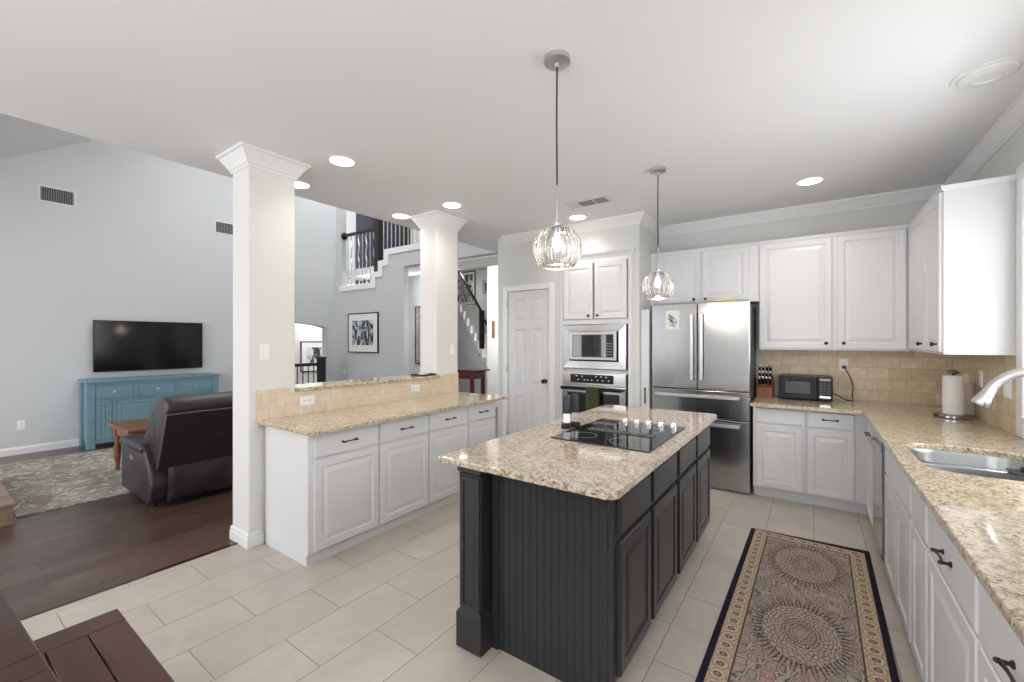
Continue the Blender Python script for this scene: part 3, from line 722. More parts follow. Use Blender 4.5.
# ================================================================== FRIDGE
FX0, FX1, FY = -1.39, -.475, 4.552
t = thing('refrigerator', ((FX0+FX1)/2, FY+.3, 0), 'stainless four-door refrigerator with long bar handles', 'refrigerator')
obj('body', MB().box(FX0+.004, FX1-.004, FY+.075, YB-.06, .03, 1.80, .004).box(FX0+.02, FX1-.02, FY+.09, YB-.1, 0, .03), M['steel_dark'], t)
fm = (FX0+FX1)/2-.005
def fdoor(name, x0, x1, z0, z1):
    return obj(name, MB().box(x0, x1, FY, FY+.07, z0, z1, .007, 2), M['steel'], t)
def bar(p, a, b, axis):
    m = MB()
    if axis == 'z':
        m.box(a[0]-.014, a[0]+.014, FY-.055, FY-.038, a[1], b, .005, 2)
        for z in (a[1]+.03, b-.05): m.box(a[0]-.008, a[0]+.008, FY-.04, FY+.002, z, z+.02, .002)
    else:
        m.box(a[0], b, FY-.055, FY-.038, a[1]-.016, a[1]+.016, .005, 2)
        for x in (a[0]+.03, b-.05): m.box(x, x+.02, FY-.04, FY+.002, a[1]-.008, a[1]+.008, .002)
    return obj('handle', m, M['bar_steel'], p)
d = fdoor('door', FX0, fm-.003, .968, 1.832); bar(d, (fm-.045, 1.06), 1.72, 'z')
note = obj('paper_note', MB().box(-1.245, -1.11, FY-.0022, FY-.0012, 1.57, 1.765), M['paper'])
tag(note, 'white paper note with dark scribble stuck to the left refrigerator door', 'note')
m = MB(); rnd = random.Random(3)
for i in range(6):
    cx, cz = -1.178+rnd.uniform(-.02, .02), 1.665+rnd.uniform(-.045, .045)
    m.tube([(cx+.022*math.cos(a*1.7+i)*(1+.4*math.sin(a*3)), FY-.0026, cz+.035*math.sin(a*1.3+i)) for a in [k*.35 for k in range(16)]], .0022, 4)
obj('scribble', m, M['black'], note)
d2 = fdoor('door', fm+.003, FX1, .968, 1.832); bar(d2, (fm+.045, 1.06), 1.72, 'z')
obj('badge', MB().box(-.62, -.52, FY-.0015, FY+.001, 1.768, 1.776), M['nickel'], d2)
d = fdoor('drawer', FX0, FX1, .692, .962); bar(d, (FX0+.05, .905), -.555, 'x')
d = fdoor('drawer', FX0, FX1, .014, .686); bar(d, (FX0+.05, .635), -.555, 'x')
m = MB().lathe([(.02, 0), (.022, .01), (.016, .02), (0, .022)], (-1.0, FY+.1, 1.8), n=12)
tag(obj('yellow_sponge', MB().box(-.76, -.62, FY+.03, FY+.12, 1.832, 1.853, .006, 2), M['yellow']), 'yellow sponge lying on top of the refrigerator', 'sponge')
# narrow folded board left of the fridge
t = thing('narrow_cabinet', (-1.455, 4.85, 0), 'narrow off-white tall cabinet squeezed between oven block and refrigerator', 'cabinet')
obj('body', MB().box(-1.497, -1.415, 4.54, YB-.02, .0, 1.785, .003), M['beige_board'] if 'beige_board' in M else M['cab'], t)
d = obj('door', MB().box(-1.496, -1.412, 4.52, 4.539, .03, 1.785, .004), M['cab'], t)
obj('handle', MB().box(-1.452, -1.438, 4.495, 4.505, .79, .96, .003).box(-1.449, -1.441, 4.50, 4.522, .80, .815).box(-1.449, -1.441, 4.50, 4.522, .935, .95), M['black'], d)

# ================================================================== UPPER CABINETS
UY = 4.87; UT = 2.42; UB = 1.365
t = thing('upper_cabinet', (-.95, 5.03, 1.84), 'short white wall cabinet with two doors directly above the refrigerator', 'cabinet', 'white wall cabinets')
m = MB().box(-1.498, -.431, UY, YB-.001, 1.845, UT)
m.molding([(-1.49, UY), (-.44, UY)], UT+.012, [(0, -.03), (.006, -.03), (.012, -.014), (.016, 0), (0, 0)], -1)
obj('body', m, M['cab'], t)
for a, b, kx in ((-1.42, -.975, -1.03), (-.95, -.52, -.915)):
    d = front(t, 'door', (a, UY, 1.865), (1, 0, 0), N_, b-a, .53, 'cab'); knob(d, (kx, UY-.02, 1.892), N_)
t = thing('upper_cabinet', (.12, 5.03, UB), 'white wall cabinet with two large doors above the small black microwave', 'cabinet', 'white wall cabinets')
m = MB().box(-.43, .68, UY, YB-.001, UB, UT)
m.molding([(-.43, UY), (.68, UY)], UT+.012, [(0, -.03), (.006, -.03), (.012, -.014), (.016, 0), (0, 0)], -1)
obj('body', m, M['cab'], t)
for a, b, kx in ((-.425, .148, .105), (.188, .652, .232)):
    d = front(t, 'door', (a, UY, UB+.015), (1, 0, 0), N_, b-a, UT-UB-.04, 'cab'); knob(d, (kx, UY-.02, UB+.065), N_)
UX = .682
t = thing('upper_cabinet', (.84, 4.3, UB), 'white wall cabinet on the window wall above the paper towels, blank side facing', 'cabinet', 'white wall cabinets')
m = MB().box(UX, XR-.001, 3.785, YB-.001, UB, UT)
m.molding([(UX, UY-.02), (UX, 3.785), (XR-.001, 3.785)], UT+.012, [(0, -.03), (.006, -.03), (.012, -.014), (.016, 0), (0, 0)], -1)
obj('body', m, M['cab'], t)
for a, b, ky in ((4.84, 4.245, 4.30), (4.215, 3.80, 3.85)):
    d = front(t, 'door', (UX, a, UB+.015), (0, -1, 0), (-1, 0, 0), a-b, UT-UB-.04, 'cab'); knob(d, (UX-.02, ky, UB+.065), (-1, 0, 0))

# ================================================================== BASE CABINETS, BACK RUN
CY = 4.555; CX = .38; CT = .86
t = thing('base_cabinet', (-.25, 4.9, 0), 'white base cabinet next to the refrigerator, its drawer without a pull', 'cabinet', 'base cabinets under the back counter')
m = MB().box(-.45, -.046, CY+.018, YB-.014, .1, CT).box(-.45, -.046, CY, CY+.018, .1, CT, .003).box(-.45, -.046, CY+.07, YB-.1, 0, .1)
obj('body', m, M['cab'], t)
front(t, 'door', (-.425, CY, .115), (1, 0, 0), N_, .355, .565, 'cab'); front(t, 'drawer', (-.425, CY, .70), (1, 0, 0), N_, .355, .135, 'cab', False)
t = thing('base_cabinet', (.16, 4.9, 0), 'white base cabinet below the small microwave cord, black pull on its drawer', 'cabinet', 'base cabinets under the back counter')
m = MB().box(-.045, XR-.015, CY+.018, YB-.014, .1, CT).box(-.045, CX-.004, CY, CY+.018, .1, CT, .003).box(-.045, XR-.03, CY+.07, YB-.1, 0, .1)
obj('body', m, M['cab'], t)
front(t, 'door', (-.035, CY, .115), (1, 0, 0), N_, .325, .565, 'cab')
d = front(t, 'drawer', (-.035, CY, .70), (1, 0, 0), N_, .325, .135, 'cab', False); pull(d, (.128, CY-.02, .775), N_, (1, 0, 0), .1)
# right run, faces towards -x
NX = (-1, 0, 0)
def run_unit(name, y0, y1, label, spec, group='base cabinets of the sink run', sides=(1, 1)):
    t = thing(name, (.68, (y0+y1)/2, 0), label, 'cabinet', group)
    m = MB().box(CX+.018, XR-.03, y0, y1, .1, .60).box(CX, CX+.018, y0, y1, .1, CT, .003).box(CX+.07, XR-.05, y0, y1, 0, .1)
    if sides[0]: m.box(CX+.018, XR-.03, y0, y0+.015, .60, CT)
    if sides[1]: m.box(CX+.018, XR-.03, y1-.015, y1, .60, CT)
    obj('body', m, M['cab'], t)
    for s in spec:
        kind, a, b = s[:3]
        if kind == 'door': front(t, 'door', (CX, b, .085), (0, -1, 0), NX, b-a, .562, 'cab')
        else:
            d = front(t, 'drawer', (CX, b, .66), (0, -1, 0), NX, b-a, .175, 'cab', False)
            if kind == 'drawer_pull': pull(d, (CX-.02, (a+b)/2, .745), NX, (0, 1, 0), .10)
    return t
CX = .38
run_unit('base_cabinet', 3.93, 4.53, 'white corner base cabinet with black pull just beyond the dishwasher', [('door', 3.95, 4.45), ('drawer_pull', 3.95, 4.45)])
run_unit('sink_cabinet', 2.59, 3.425, 'wide white base cabinet under the steel sink, beside the dishwasher', [('door', 3.02, 3.41), ('door', 2.61, 2.99), ('front', 2.61, 3.41)], sides=(0, 1))
run_unit('base_cabinet', 2.26, 2.589, 'narrow white base cabinet with one door and no pull beside the sink cabinet', [('door', 2.275, 2.57), ('front', 2.275, 2.57)], sides=(1, 0))
run_unit('base_cabinet', 1.645, 2.259, 'white base cabinet beside the rug with black pull, fully in view', [('door', 1.66, 2.235), ('drawer_pull', 1.66, 2.235)])
run_unit('base_cabinet', 1.03, 1.644, 'white base cabinet at the bottom right corner with curved black pull', [('door', 1.045, 1.63), ('drawer_pull', 1.045, 1.63)])
# dishwasher
t = thing('dishwasher', (.68, 3.68, 0), 'stainless dishwasher set in the white sink run near the corner', 'dishwasher')
obj('tub', MB().box(CX+.02, XR-.05, 3.435, 3.925, .09, CT-.01).box(CX+.06, XR-.1, 3.45, 3.91, .03, .09), M['steel_dark'], t)
d = obj('door', MB().box(CX-.03, CX+.019, 3.43, 3.925, .105, .84, .006, 2), M['steel'], t)
obj('handle', MB().tube([(CX-.03, 3.48, .77), (CX-.05, 3.50, .77), (CX-.053, 3.68, .77), (CX-.05, 3.86, .77), (CX-.03, 3.88, .77)], .009, 8), M['nickel'], d, True)
for y in (3.46, 3.90):
    obj('foot', MB().lathe([(.016, 0), (.016, .02), (.008, .022), (.008, .035)], (CX+.09, y, 0), n=10), M['black'], t, True)
# L shaped countertop with the sink cut-out
def slab(outer, holes, z0, z1, mat, name, bev=.007):
    bm = bmesh.new(); loops = []
    for lp in [outer]+holes:
        vs = [bm.verts.new((x, y, z1)) for x, y in lp]; loops.append(vs)
        for i in range(len(vs)): bm.edges.new((vs[i], vs[(i+1) % len(vs)]))
    bmesh.ops.triangle_fill(bm, edges=bm.edges[:], use_beauty=True, use_dissolve=True)
    r = bmesh.ops.extrude_face_region(bm, geom=bm.faces[:])
    for v in r['geom']:
        if isinstance(v, bmesh.types.BMVert): v.co.z = z0
    top = [e for e in bm.edges if all(abs(v.co.z-z1) < 1e-6 for v in e.verts) and len(e.link_faces) == 2 and any(abs(f.normal.z) < .5 for f in e.link_faces)]
    bm.normal_update()
    top = [e for e in bm.edges if all(abs(v.co.z-z1) < 1e-6 for v in e.verts) and any(abs(f.normal.z) < .5 for f in e.link_faces)]
    bmesh.ops.bevel(bm, geom=top, offset=bev, segments=2, affect='EDGES', profile=.5)
    m = MB(); m.bm.free(); m.bm = bm
    return obj(name, m, M[mat])
SX0, SX1, SY0, SY1 = .415, .86, 2.57, 3.21
outer = [(-.46, 4.415), (.335, 4.415), (.335, .3), (XR-.013, .3), (XR-.013, YB-.013), (-.46, YB-.013)]
tag(slab(outer, [rrect(SX0, SX1, SY0, SY1, .13, 8)[::-1]], CT+.001, .89, 'granite', 'granite_countertop'), 'L-shaped cream granite countertop holding the steel sink and small microwave', 'countertop')
# sink bowl
t = thing('kitchen_sink', ((SX0+SX1)/2, (SY0+SY1)/2, .66), 'undermount stainless sink bowl with rounded ends in the granite counter', 'sink')
m = MB()
def rr(i, z, r=.13): return [Vector((x, y, z)) for x, y in rrect(SX0+i, SX1-i, SY0+i, SY1-i, max(r-i, .03), 8)]
m.rings([rr(-.03, .8605-.012, .15), rr(-.03, .8605, .15), rr(-.004, .8605), rr(.004, .84), rr(.012, .70), rr(.03, .675), rr(.06, .668), rr(.2, .664), rr(.205, .655), rr(.05, .658), rr(.02, .665), rr(.0, .69), rr(-.008, .8605-.012)], (False, False), True)
obj('bowl', m, M['sink_steel'], t, True)
obj('divider', MB().box(SX0-.002, SX1+.002, 2.90, 2.928, .67, .852, .010, 3), M['sink_steel'], t, True)
for yy in (3.07, 2.73): obj('drain', MB().lathe([(.0, 0), (.045, 0), (.045, .006), (.035, .004), (.03, .0), (0, -.002)], ((SX0+SX1)/2, yy, .666), n=24), M['nickel'], t, True)
t = thing('sink_strainer', (.78, 2.90, .853), 'black rubber strainer lying across the divider of the steel sink', 'strainer')
obj('plate', MB().box(.735, .85, 2.84, 2.94, .8535, .861, .003), M['sponge_black'], t)
obj('grip', MB().box(.77, .84, 2.88, 2.91, .861, .882, .006, 2), M['sponge_black'], t)
# faucet
t = thing('kitchen_faucet', (.925, 2.85, .89), 'brushed steel gooseneck faucet with pull-down spray head over the sink', 'faucet')
obj('base', MB().lathe([(.03, 0), (.03, .006), (.024, .014), (.022, .10), (.02, .12)], (.925, 2.85, .8905), n=20), M['nickel'], t, True)
pts = smooth_path([(.925, 2.85, 1.0), (.925, 2.85, 1.17), (.906, 2.85, 1.26), (.86, 2.85, 1.303), (.80, 2.85, 1.316), (.74, 2.85, 1.303), (.695, 2.85, 1.27), (.668, 2.85, 1.235)], 4)
obj('spout', MB().tube(pts, [.017+.003*k/len(pts) for k in range(len(pts))], 16), M['bar_steel'], t, True)
e = Vector(pts[-1]); dn = Vector((-.42, 0, -.9)).normalized()
hd = obj('spray_head', MB().lathe([(.019, -.012), (.021, 0), (.023, .03), (.030, .06), (.032, .082), (.026, .092), (0, .092)], e, dn, 20), M['bar_steel'], t, True)
obj('spray_button', MB().lathe([(.009, 0), (.009, .004), (0, .005)], e+dn*.055+Vector((.9, 0, -.42))*.027, (.9, 0, -.42), 10), M['black'], hd)
obj('lever', MB().tube([(.925, 2.83, .97), (.925, 2.80, .985), (.93, 2.74, 1.03)], [.01, .008, .006], 10), M['nickel'], t, True)

# ================================================================== COUNTER ITEMS
t = thing('paper_towel_holder', (.845, 4.47, .89), 'chrome paper towel holder with a full white roll on the corner counter', 'paper towel holder')
px, py = .845, 4.41
obj('base', MB().lathe([(.10, 0), (.107, .006), (.107, .022), (.10, .028), (.08, .03), (.0, .03)], (px, py, .8902), n=32), M['dark_chrome'], t, True)
obj('rod', MB().lathe([(.007, 0), (.007, .285), (.022, .290), (.034, .298), (.03, .312), (.012, .322), (0, .323)], (px, py, .918), n=16), M['dark_chrome'], t, True)
obj('paper_roll', MB().lathe([(.02, 0), (.056, 0), (.057, .003), (.057, .277), (.056, .28), (.02, .28)], (px, py, .9185), n=36, cap=False), M['paper'], t, True)
t = thing('soap_canister', (.935, 4.545, .89), 'pale cylindrical canister with a white knob lid behind the paper roll', 'canister')
obj('body', MB().lathe([(.046, 0), (.048, .004), (.048, .235), (.044, .25), (0, .25)], (.935, 4.545, .8902), n=28), plain('pale_ceramic', L(214, 204, 192), .4), t, True)
obj('lid_knob', MB().lathe([(.02, 0), (.018, .02), (.014, .045), (.016, .065), (.0, .07)], (.935, 4.545, 1.14), n=16), M['white_plastic'], t, True)
wall_plate('outlet', (XR-.012, 4.42, 1.18), (-1, 0, 0), 'white outlet on the window wall tile right of the paper towels', None)
wall_plate('switch', (XR-.012, 3.915, 1.155), (-1, 0, 0), 'white double switch on the tile right beside the window casing', None, 2)
wall_plate('outlet', (.25, YB-.012, 1.22), (0, -1, 0), 'white outlet on the back tile with a black cord plugged in', None)
# small microwave
t = thing('countertop_microwave', (-.09, 4.98, .89), 'small black countertop microwave between knife block and wall outlet', 'microwave')
y0 = 4.86; x0, x1 = -.265, .155; z0 = .903; z1 = 1.12
obj('body', MB().box(x0, x1, y0+.022, YB-.06, z0, z1, .008, 2), M['gloss_black'], t)
for x in (x0+.04, x1-.04):
    for y in (y0+.05, YB-.1): obj('foot', MB().lathe([(.012, 0), (.012, .014)], (x, y, .8902), n=10), M['black'], t)
d = obj('door', MB().panel((x0, y0+.022, z0), (1, 0, 0), (0, 0, 1), N_, .305, z1-z0, [(0, 0), (0, .018), (.005, .022), (.045, .022), (.05, .019)]), M['gloss_black'], t)
obj('door_window', MB().box(x0+.052, x0+.253, y0+.0005, y0+.004, z0+.052, z1-.052), plain('tinted_door_mesh', L(48, 47, 48), .25), d)
cp = obj('control_panel', MB().panel((x0+.307, y0+.022, z0), (1, 0, 0), (0, 0, 1), N_, .113, z1-z0, [(0, 0), (0, .018), (.005, .022)]), M['gloss_black'], t)
for r in range(5):
    for q in range(3): obj('key', MB().box(x0+.322+q*.029, x0+.344+q*.029, y0-.0015, y0, z0+.055+r*.023, z0+.07+r*.023), M['key_grey'], cp)
obj('door_button', MB().box(x0+.322, x0+.404, y0-.003, y0, z0+.018, z0+.04, .001), M['nickel'], cp)
obj('display', MB().box(x0+.322, x0+.404, y0-.001, y0, z0+.178, z0+.2), M['cook_glass'], cp)
# cord
cb_ = obj('power_cord', MB().tube(smooth_path([(.255, YB-.05, 1.19), (.29, YB-.06, 1.12), (.315, YB-.07, 1.03), (.31, YB-.08, .94), (.31, YB-.12, .898), (.26, YB-.1, .897), (.20, YB-.08, .93), (.15, YB-.07, .96)]), .0045, 8), M['sponge_black'], t, True)
obj('plug', MB().box(.235, .265, YB-.052, YB-.019, 1.185, 1.215, .005, 2), M['sponge_black'], cb_)
# knife block
t = thing('knife_block', (-.385, 5.02, .89), 'reddish wooden knife block full of steel-ended black knives beside the refrigerator', 'knife block')
kbm = MB(); bx0, bx1 = -.447, -.318
yz([(4.90, .8902), (5.06, .8902), (5.10, 1.09), (5.02, 1.10), (4.90, .99)], bx0, bx1, kbm)
obj('body', kbm, M['block_wood'], t)
kd = Vector((0, -.45, .89)).normalized()
for r, (y, z) in enumerate(((4.915, 1.0), (4.95, 1.035), (4.985, 1.068))):
    for q in range(4):
        c = Vector((bx0+.019+q*.0303, y, z)); ln = (.095, .115, .145)[r]
        k = obj('knife_handle', MB().lathe([(.010, -.004), (.011, .01), (.0095, ln*.5), (.012, ln-.012), (.011, ln)], c, kd, 10, True, 1, 1), M['gloss_black'], t, True)
        obj('handle_cap', MB().lathe([(.0122, 0), (.0128, .018), (.009, .024), (0, .025)], c+kd*(ln-.006), kd, 10), M['chrome'], k, True)
        obj('bolster', MB().lathe([(.0122, 0), (.0122, .016)], c+kd*.012, kd, 10), M['chrome'], k, True)

# ================================================================== CEILING FIXTURES
def downlight(x, y, z, label, on=True, r=.085, group='recessed ceiling lights'):
    t = thing('recessed_light', (x, y, z), label, 'ceiling light', group)
    obj('trim_ring', MB().lathe([(r+.02, 0), (r+.018, -.005), (r+.002, -.006), (r-.004, .0)], (x, y, z-.0005), n=32, cap=False), M['trim'], t, True)
    if on:
        obj('lens', MB().lathe([(r, -.0035), (r*.6, -.0045), (0, -.005)], (x, y, z-.001), n=32, cap=False), M['lamp_on'], t, True)
        l = bpy.data.lights.new('lamp', 'SPOT'); l.energy = 14; l.spot_size = 2.4; l.spot_blend = .9; l.color = (1, .93, .85); l.shadow_soft_size = .07
        o = bpy.data.objects.new('lamp', l); C.objects.link(o); o.location = (0, 0, -.03); o.parent = t
    else:
        obj('gimbal', MB().lathe([(r-.004, 0), (r-.012, -.012), (r*.5, -.02), (r*.48, -.012), (0, -.01)], (x, y, z-.001), n=32, cap=False), M['trim'], t, True)
downlight(-2.884, 1.887, H, 'lit recessed light just right of the near column capital')
downlight(-3.632, 3.084, H, 'lit recessed light just left of the far column capital')
downlight(-2.924, 3.126, H, 'lit recessed light just above the far column capital')
downlight(-3.62, 1.95, H, 'lit recessed light half hidden behind the near column')
downlight(-.014, 4.393, H, 'lit recessed light in front of the tall wall cabinets by the refrigerator')
downlight(-2.09, 4.22, H, 'lit recessed light in front of the oven tower, behind the near pendant')
downlight(.724, 3.147, H, 'unlit white gimbal recessed light above the sink counter', False, .115)
downlight(-7.55, 8.5, 3.4, 'lit recessed light in the foyer beyond the staircase rail', True, .12)
t = thing('ceiling_vent', (-1.78, 3.82, H), 'white rectangular ceiling vent with grey louvres between the two pendants', 'vent')
obj('frame', MB().box(-2.0, -1.56, 3.73, 3.91, H-.008, H-.0005, .002), M['white_slat'], t)
gp = obj('grille', MB().box(-1.86, -1.72, 3.755, 3.885, H-.0095, H-.0082), M['dark_void'], t)
gp2 = obj('grille', MB().box(-1.70, -1.59, 3.755, 3.885, H-.0095, H-.0082), M['dark_void'], t)
for k in range(9):
    y = 3.76+k*.0135; obj('louvre', MB().box(-1.86, -1.72, y, y+.006, H-.014, H-.0096), M['grey_slat'], gp); obj('louvre', MB().box(-1.70, -1.59, y, y+.006, H-.014, H-.0096), M['grey_slat'], gp2)

def pendant(x, y, zc_, r, label):
    t = thing('pendant_light', (x, y, H), label, 'pendant light', 'glass globe pendants over the island')
    obj('canopy', MB().lathe([(.062, 0), (.063, -.022), (.058, -.026), (.012, -.03), (.01, -.045), (0, -.046)], (x, y, H-.0005), n=32), M['bar_steel'], t, True)
    ztop = zc_+r*.93
    zr = ztop+.20
    obj('cord', MB().tube([(x, y, H-.04), (x-.002, y, (H+zr)/2), (x, y, zr)], .0042, 8), M['black'], t, True)
    obj('rod', MB().lathe([(.006, 0), (.006, .17), (.004, .175), (.004, .18)], (x, y, zr-.18), n=12), M['bar_steel'], t, True)
    obj('socket', MB().lathe([(.017, 0), (.019, .004), (.019, .052), (.012, .06), (0, .06)], (x, y, ztop-.03), n=20), M['nickel'], t, True)
    obj('bulb', MB().lathe([(.0, -.085), (.012, -.08), (.021, -.06), (.023, -.045), (.014, -.015), (.011, 0), (0, 0)], (x, y, ztop-.032), n=16), M['bulb'], t, True)
    # fluted glass globe, open below
    m = MB(); NF = 16; n = NF*8; out = []
    ph0, ph1 = .28, 2.42
    for side in (0, 1):
        ks = range(0, 25) if side == 0 else range(24, -1, -1)
        for k in ks:
            ph = ph0+(ph1-ph0)*k/24; ring = []
            for i in range(n):
                a = 2*PI*i/n; fl = abs(math.sin(a*NF/2))
                rr_ = r*(.98+.08*fl*math.sin(ph))-(.0042 if side else 0)
                ring.append(Vector((x+rr_*math.sin(ph)*math.cos(a), y+rr_*math.sin(ph)*math.sin(a), zc_+rr_*math.cos(ph))))
            out.append(ring)
    m.rings(out, (False, False), True)
    sh = obj('glass_shade', m, M['glass'], t, True)
    # thin dark seams between the flutes and the rims
    for i in range(NF):
        a = 2*PI*i/NF
        rb = MB().tube([(x+(r+.001)*math.sin(ph)*math.cos(a), y+(r+.001)*math.sin(ph)*math.sin(a), zc_+(r+.001)*math.cos(ph)) for ph in [ph0+(ph1-ph0)*k/14 for k in range(15)]], .0016, 5)
        obj('rib', rb, M['nickel'], sh, True)
    for nm, ph in (('bottom_rim', ph1), ('top_rim', ph0)):
        q = r*math.sin(ph); z = zc_+r*math.cos(ph)
        obj(nm, MB().rings([[Vector((x+(q+dx)*math.cos(2*PI*k/40), y+(q+dx)*math.sin(2*PI*k/40), z+dz)) for k in range(40)] for dx, dz in ((-.003, -.002), (.003, -.002), (.003, .002), (-.003, .002))], (False, False), True), M['nickel'], sh)
    obj('cap', MB().lathe([(.03, 0), (.036, .004), (.02, .01), (.0, .012)], (x, y, ztop-.004+.006), n=24), M['nickel'], t, True)
    l = bpy.data.lights.new('lamp', 'POINT'); l.energy = 5; l.color = (1, .88, .7); l.shadow_soft_size = .03
    o = bpy.data.objects.new('lamp', l); C.objects.link(o); o.parent = t; o.location = (0, 0, zc_-.1-H)
pendant(-.995, 1.79, 1.888, .112, 'ribbed glass globe pendant nearest the camera over the island')
pendant(-.989, 3.401, 1.875, .120, 'ribbed glass globe pendant over the far end of the island by the refrigerator')

# ================================================================== RUNNER RUG
RM_PHASE = .074
def rug(name, cx, cy, lx, ly, mat, label, z=.008, skew=0., nx=12, ny=40, fr=None):
    m = MB(); g = []
    for zz_, sgn in ((z, 1), (0.0008, -1)):
        g.append([[m.bm.verts.new((cx-lx+2*lx*i/nx, cy-ly+2*ly*j/ny+(skew*(i/nx-.5) if j == ny else 0), zz_)) for i in range(nx+1)] for j in range(ny+1)])
    for G in g:
        for j in range(ny):
            for i in range(nx): m.bm.faces.new((G[j][i], G[j][i+1], G[j+1][i+1], G[j+1][i]))
    T, B = g
    for i in range(nx): m.bm.faces.new((B[0][i], B[0][i+1], T[0][i+1], T[0][i])); m.bm.faces.new((T[ny][i], T[ny][i+1], B[ny][i+1], B[ny][i]))
    for j in range(ny): m.bm.faces.new((B[j][0], T[j][0], T[j+1][0], B[j+1][0])); m.bm.faces.new((B[j][nx], B[j+1][nx], T[j+1][nx], T[j][nx]))
    t = thing(name, (cx, cy, 0), label, 'rug')
    obj('pile', m, mat, t)
    return t
t = rug('runner_rug', -.045, 2.62, .352, 1.16, runner_mat(.352, 1.16), 'patterned runner rug with round medallions and dark navy edge on the kitchen tile', .008, .05)
m = MB(); rnd = random.Random(8)
for k in range(90):
    x = -.045-.35+.70*k/89; y = 2.62+1.16+.05*(k/89-.5)
    m.tube([(x, y-.002, .005), (x+rnd.uniform(-.004, .004), y+.012, .004), (x+rnd.uniform(-.008, .008), y+.022+rnd.uniform(0, .006), .0025)], .0013, 3)
tag(obj('fringe', m, M['fringe'], t), kind='stuff')
t.rotation_euler.z = -.012

# ================================================================== DINING TABLE AND BENCH
t = thing('dining_bench', (-1.4, .28, 0), 'dark walnut plank bench with breadboard end at the lower left', 'bench')
bx0, bx1, by0, by1 = -2.13, -.95, .06, .46
m = MB(); ew = .11
m.box(bx0, bx0+ew, by0, by1, .41, .45, .005, 2).box(bx1-ew, bx1, by0, by1, .41, .45, .005, 2)
n = 4; pw = (by1-by0)/n
for k in range(n): m.box(bx0+ew+.0015, bx1-ew-.0015, by0+k*pw+.0015, by0+(k+1)*pw-.0015, .411, .4495, .003)
obj('seat', m, M['bench_wood'], t)
obj('apron', MB().box(bx0+.08, bx1-.08, by0+.05, by0+.075, .33, .41).box(bx0+.08, bx1-.08, by1-.075, by1-.05, .33, .41), M['bench_wood'], t)
for x in (bx0+.07, bx1-.14):
    for y in (by0+.04, by1-.11): obj('leg', MB().box(x, x+.07, y, y+.07, 0, .41, .004), M['bench_wood'], t)
t = thing('dining_table', (-1.6, -.3, 0), 'glossy dark wood dining table filling the lower left corner', 'table')
m = MB(); x0, x1, y0, y1 = -2.75, -.95, -.75, .165
xs = [x0, -2.3, -1.86, -1.38, -1.295, x1]
for a, b in zip(xs, xs[1:]): m.box(a+.0012, b-.0012, y0, y1, .722, .76, .004, 2)
obj('top', m, M['table_wood'], t)
obj('apron', MB().box(x0+.15, x1-.15, y0+.10, y0+.125, .63, .722).box(x0+.15, x1-.15, y1-.225, y1-.2, .63, .722).box(x0+.15, x0+.175, y0+.1, y1-.2, .63, .722).box(x1-.175, x1-.15, y0+.1, y1-.2, .63, .722), M['table_wood'], t)
for x in (x0+.12, x1-.21):
    for y in (y0+.07, y1-.26): obj('leg', MB().box(x, x+.09, y, y+.09, 0, .722, .005), M['table_wood'], t)
t.rotation_euler.z = math.radians(2.7)

# ================================================================== LIVING ROOM
rug('living_room_rug', -6.53, 2.0, 1.21, 1.47, living_rug_mat(), 'large faded grey-green floral rug in front of the blue console', .01)
# hearth
t = thing('hearth', (-5.8, .0, 0), 'low brown brick hearth at the left edge of the living room', 'hearth')
obj('brickwork', MB().box(-6.9, -5.15, -.6, .495, 0, .145, .004), M['brick'], t)
obj('cap_course', MB().box(-6.91, -5.135, -.6, .51, .145, .175, .006), M['brick'], t)
# television
t = thing('television', (XL+.04, 2.17, 1.01), 'large flat black television mounted on the pale wall above the blue console', 'television')
obj('cabinet_back', MB().box(XL+.012, XL+.05, 1.56, 2.78, 1.06, 1.70, .008), M['black'], t)
obj('bezel', MB().panel((XL+.05, 1.52, 1.01), (0, 1, 0), (0, 0, 1), (1, 0, 0), 1.31, .735, [(0, 0), (0, .018), (.002, .02), (.010, .02), (.011, .016)]), M['gloss_black'], t)
obj('screen', MB().box(XL+.064, XL+.0675, 1.532, 2.818, 1.022, 1.733), M['screen'], t)
for z in (1.30, 1.56): obj('mount_knob', MB().lathe([(.018, 0), (.018, .03), (0, .031)], (XL+.02, 1.56, z), (0, -1, 0), 10), M['black'], t, True)
# console
t = thing('console_cabinet', (-8.05, 2.15, 0), 'distressed blue sideboard with drawers and panelled doors below the television', 'sideboard')
kx0, kx1, ky0, ky1 = XL+.03, -7.84, 1.385, 2.92
m = MB().box(kx0+.01, kx1-.02, ky0+.03, ky1-.03, .10, .88)
m.box(kx1-.02, kx1-.004, ky0+.05, ky1-.05, .845, .885).box(kx1-.02, kx1-.004, ky0+.05, ky1-.05, .635, .66).box(kx1-.02, kx1-.004, ky0+.05, ky1-.05, .07, .115)
for a, b, z0, z1 in ((1.86, 1.925, .65, .85), (2.345, 2.375, .66, .85), (1.64, 1.68, .10, .64), (2.12, 2.16, .1, .64), (2.61, 2.65, .1, .64)): m.box(kx1-.02, kx1-.004, a, b, z0, z1)
obj('body', m, M['blue_paint'], t)
obj('top', MB().box(kx0, kx1+.012, ky0-.012, ky1+.012, .885, .925, .006, 2), M['blue_paint'], t)
for x in (kx0+.002, kx1-.08):
    for y in (ky0, ky1-.085): obj('leg', MB().box(x, x+.08, y, y+.085, 0, .885, .004), M['blue_paint'], t)
